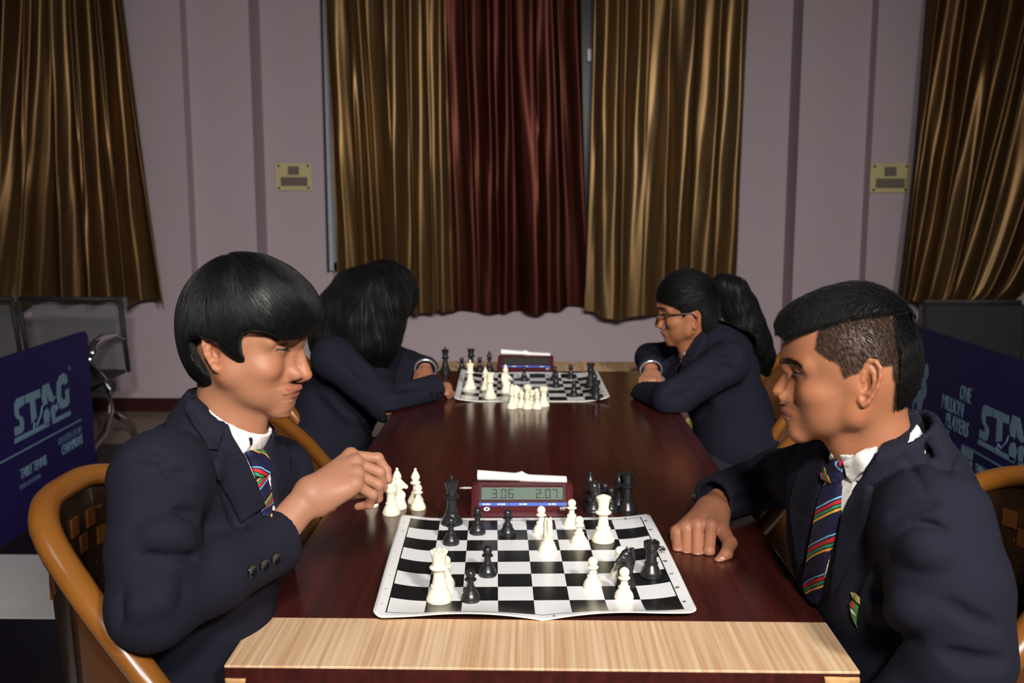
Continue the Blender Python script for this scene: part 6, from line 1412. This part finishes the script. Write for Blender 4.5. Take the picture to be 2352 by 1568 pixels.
bz = Vol((-.96, 2.82, .46), (-.22, 3.62, 1.02), .0062)
bz.ball(chH, (.125, .16, .17), 0); bz.ball(beH, (.13, .155, .19), .07); bz.ball(peH + [0, 0, .07], (.15, .17, .12), .05)
bz.ball(at_depth(905, 862, 3.30), (.075, .07, .075), .04); bz.cone(nbH + [-.01, -.03, -.02], shN, .055, .060, .05); bz.cone(nbH + [-.01, .03, -.02], shF, .055, .055, .05); bz.cone(nbH, chH + [-.03, 0, .03], .055, .10, .05)
bz.cone(shN, elN, .064, .054, .03); bz.cone(elN, wrN, .054, .044, .02); bz.cone(shF, elF, .058, .050, .03); bz.cone(elF, wrF, .050, .043, .015)
c1 = (wrN - elN) / np.linalg.norm(wrN - elN); bz.half(wrN, c1, .003, wrN - .08, wrN + .08); a2_ = np.array((.1, -.9, -.2)); bz.half(wrF, a2_, .003, wrF - .08, wrF + .06); bz.half((0, 0, TZ + .002), (0, 0, -1), .004, (-.418, 2.82, .70), (-.22, 3.6, TZ + .002))
for pts, r, dpt in (([(770, 900), (800, 935), (850, 960)], .016, .009), ([(800, 830), (830, 850), (850, 880)], .016, .007), ([(900, 895), (930, 885), (960, 885)], .013, .006), ([(715, 900), (760, 960), (800, 1000)], .018, .008)): crease(bz, pts, r, dpt, .02)
blz = PH.vol('blazer', bz, M['navy'], 1, wool(20)); buttons(PH, bz, [(990, 906), (1001, 905), (1012, 904)], .0075, parent=blz)
sc_ = Vol(nbH - .13, nbH + .13, .0040); band(sc_, nbH + [.01, 0, .02], (.5, 0, 1), .056, .020, .002, flare=-.1, front=np.array((1, 0, 0))); PH.vol('shirt_collar', sc_, M['shirt'], 1)
legs(PH, (-.70, 3.2), 1, -.26)
for w_, ax_, rr in ((wrF + np.array((0, -.014, 0)), a2_, .036),):
    ax_ = ax_ / np.linalg.norm(ax_); u_ = np.cross(ax_, (0, 0, 1)); u_ /= np.linalg.norm(u_); w2 = np.cross(u_, ax_)
    for o_ in (0, .006):
        b = MB(); b.tube([w_ + ax_ * o_ + u_ * rr * math.cos(a) + w2 * rr * math.sin(a) for a in np.linspace(0, 6.283, 29)[:-1]], .0026, 8, True); PH.mb('bangle', b, M['bangle'])
# hair falling past the face to the arms
D_ = 3.19
hh = Vol(at_depth(690, 860, 3.2) - [.02, .2, .06], at_depth(960, 590, 3.2) + [.03, .16, .06], .0046)
hc = at_depth(856, 690, 3.2); hh.ball(hc, (.118, .092, .112), 0, rot=(0, .25, 0))
hh.ball(tH + RH @ np.array((.022, 0, .062)), (.108, .086, .103), .02, rot=(0, .30, 0))
hh.chain([at_depth(868, 668, 3.13), at_depth(890, 700, 3.115), at_depth(885, 745, 3.11), at_depth(880, 790, 3.11), at_depth(885, 826, 3.12)], [.07, .062, .056, .048, .022], .03)
hh.chain([at_depth(838, 690, 3.13), at_depth(825, 740, 3.10), at_depth(835, 790, 3.09), at_depth(855, 835, 3.10)], [.07, .070, .058, .022], .03)
hh.chain([at_depth(810, 670, 3.17), at_depth(775, 720, 3.14), at_depth(752, 775, 3.12), at_depth(735, 830, 3.12)], [.07, .068, .056, .02], .035)
hh.chain([at_depth(868, 668, 3.27), at_depth(888, 705, 3.285), at_depth(880, 760, 3.29), at_depth(880, 815, 3.29)], [.07, .058, .05, .02], .03)
hv_, hf_ = hh.mesh(); hv_ = relax(hv_, hf_, 2); hv_ = hv_ + hh.grad(hv_) * (.0026 * fbm(hv_ * np.array([1, 1, .15]), 160, 2))[:, None]; hairH = PH.add('hair', hv_, hf_, M['hair_soft'])
rs = np.random.RandomState(4)
def flowH(X):
    top = at_depth(850, 612, 3.2); d = X - top; d /= np.linalg.norm(d, axis=1, keepdims=True); return d * (X[:, 2] > .93)[:, None] * .8 + np.array((0.05, 0, -1.0))
strands(PH, 'hair_strands', hh, hv_[rs.choice(len(hv_), 3000)], flowH, .085, M['hair_soft'], .0007, 8, (.0004, .003), parent=hairH, jitter=.03, seed=7)
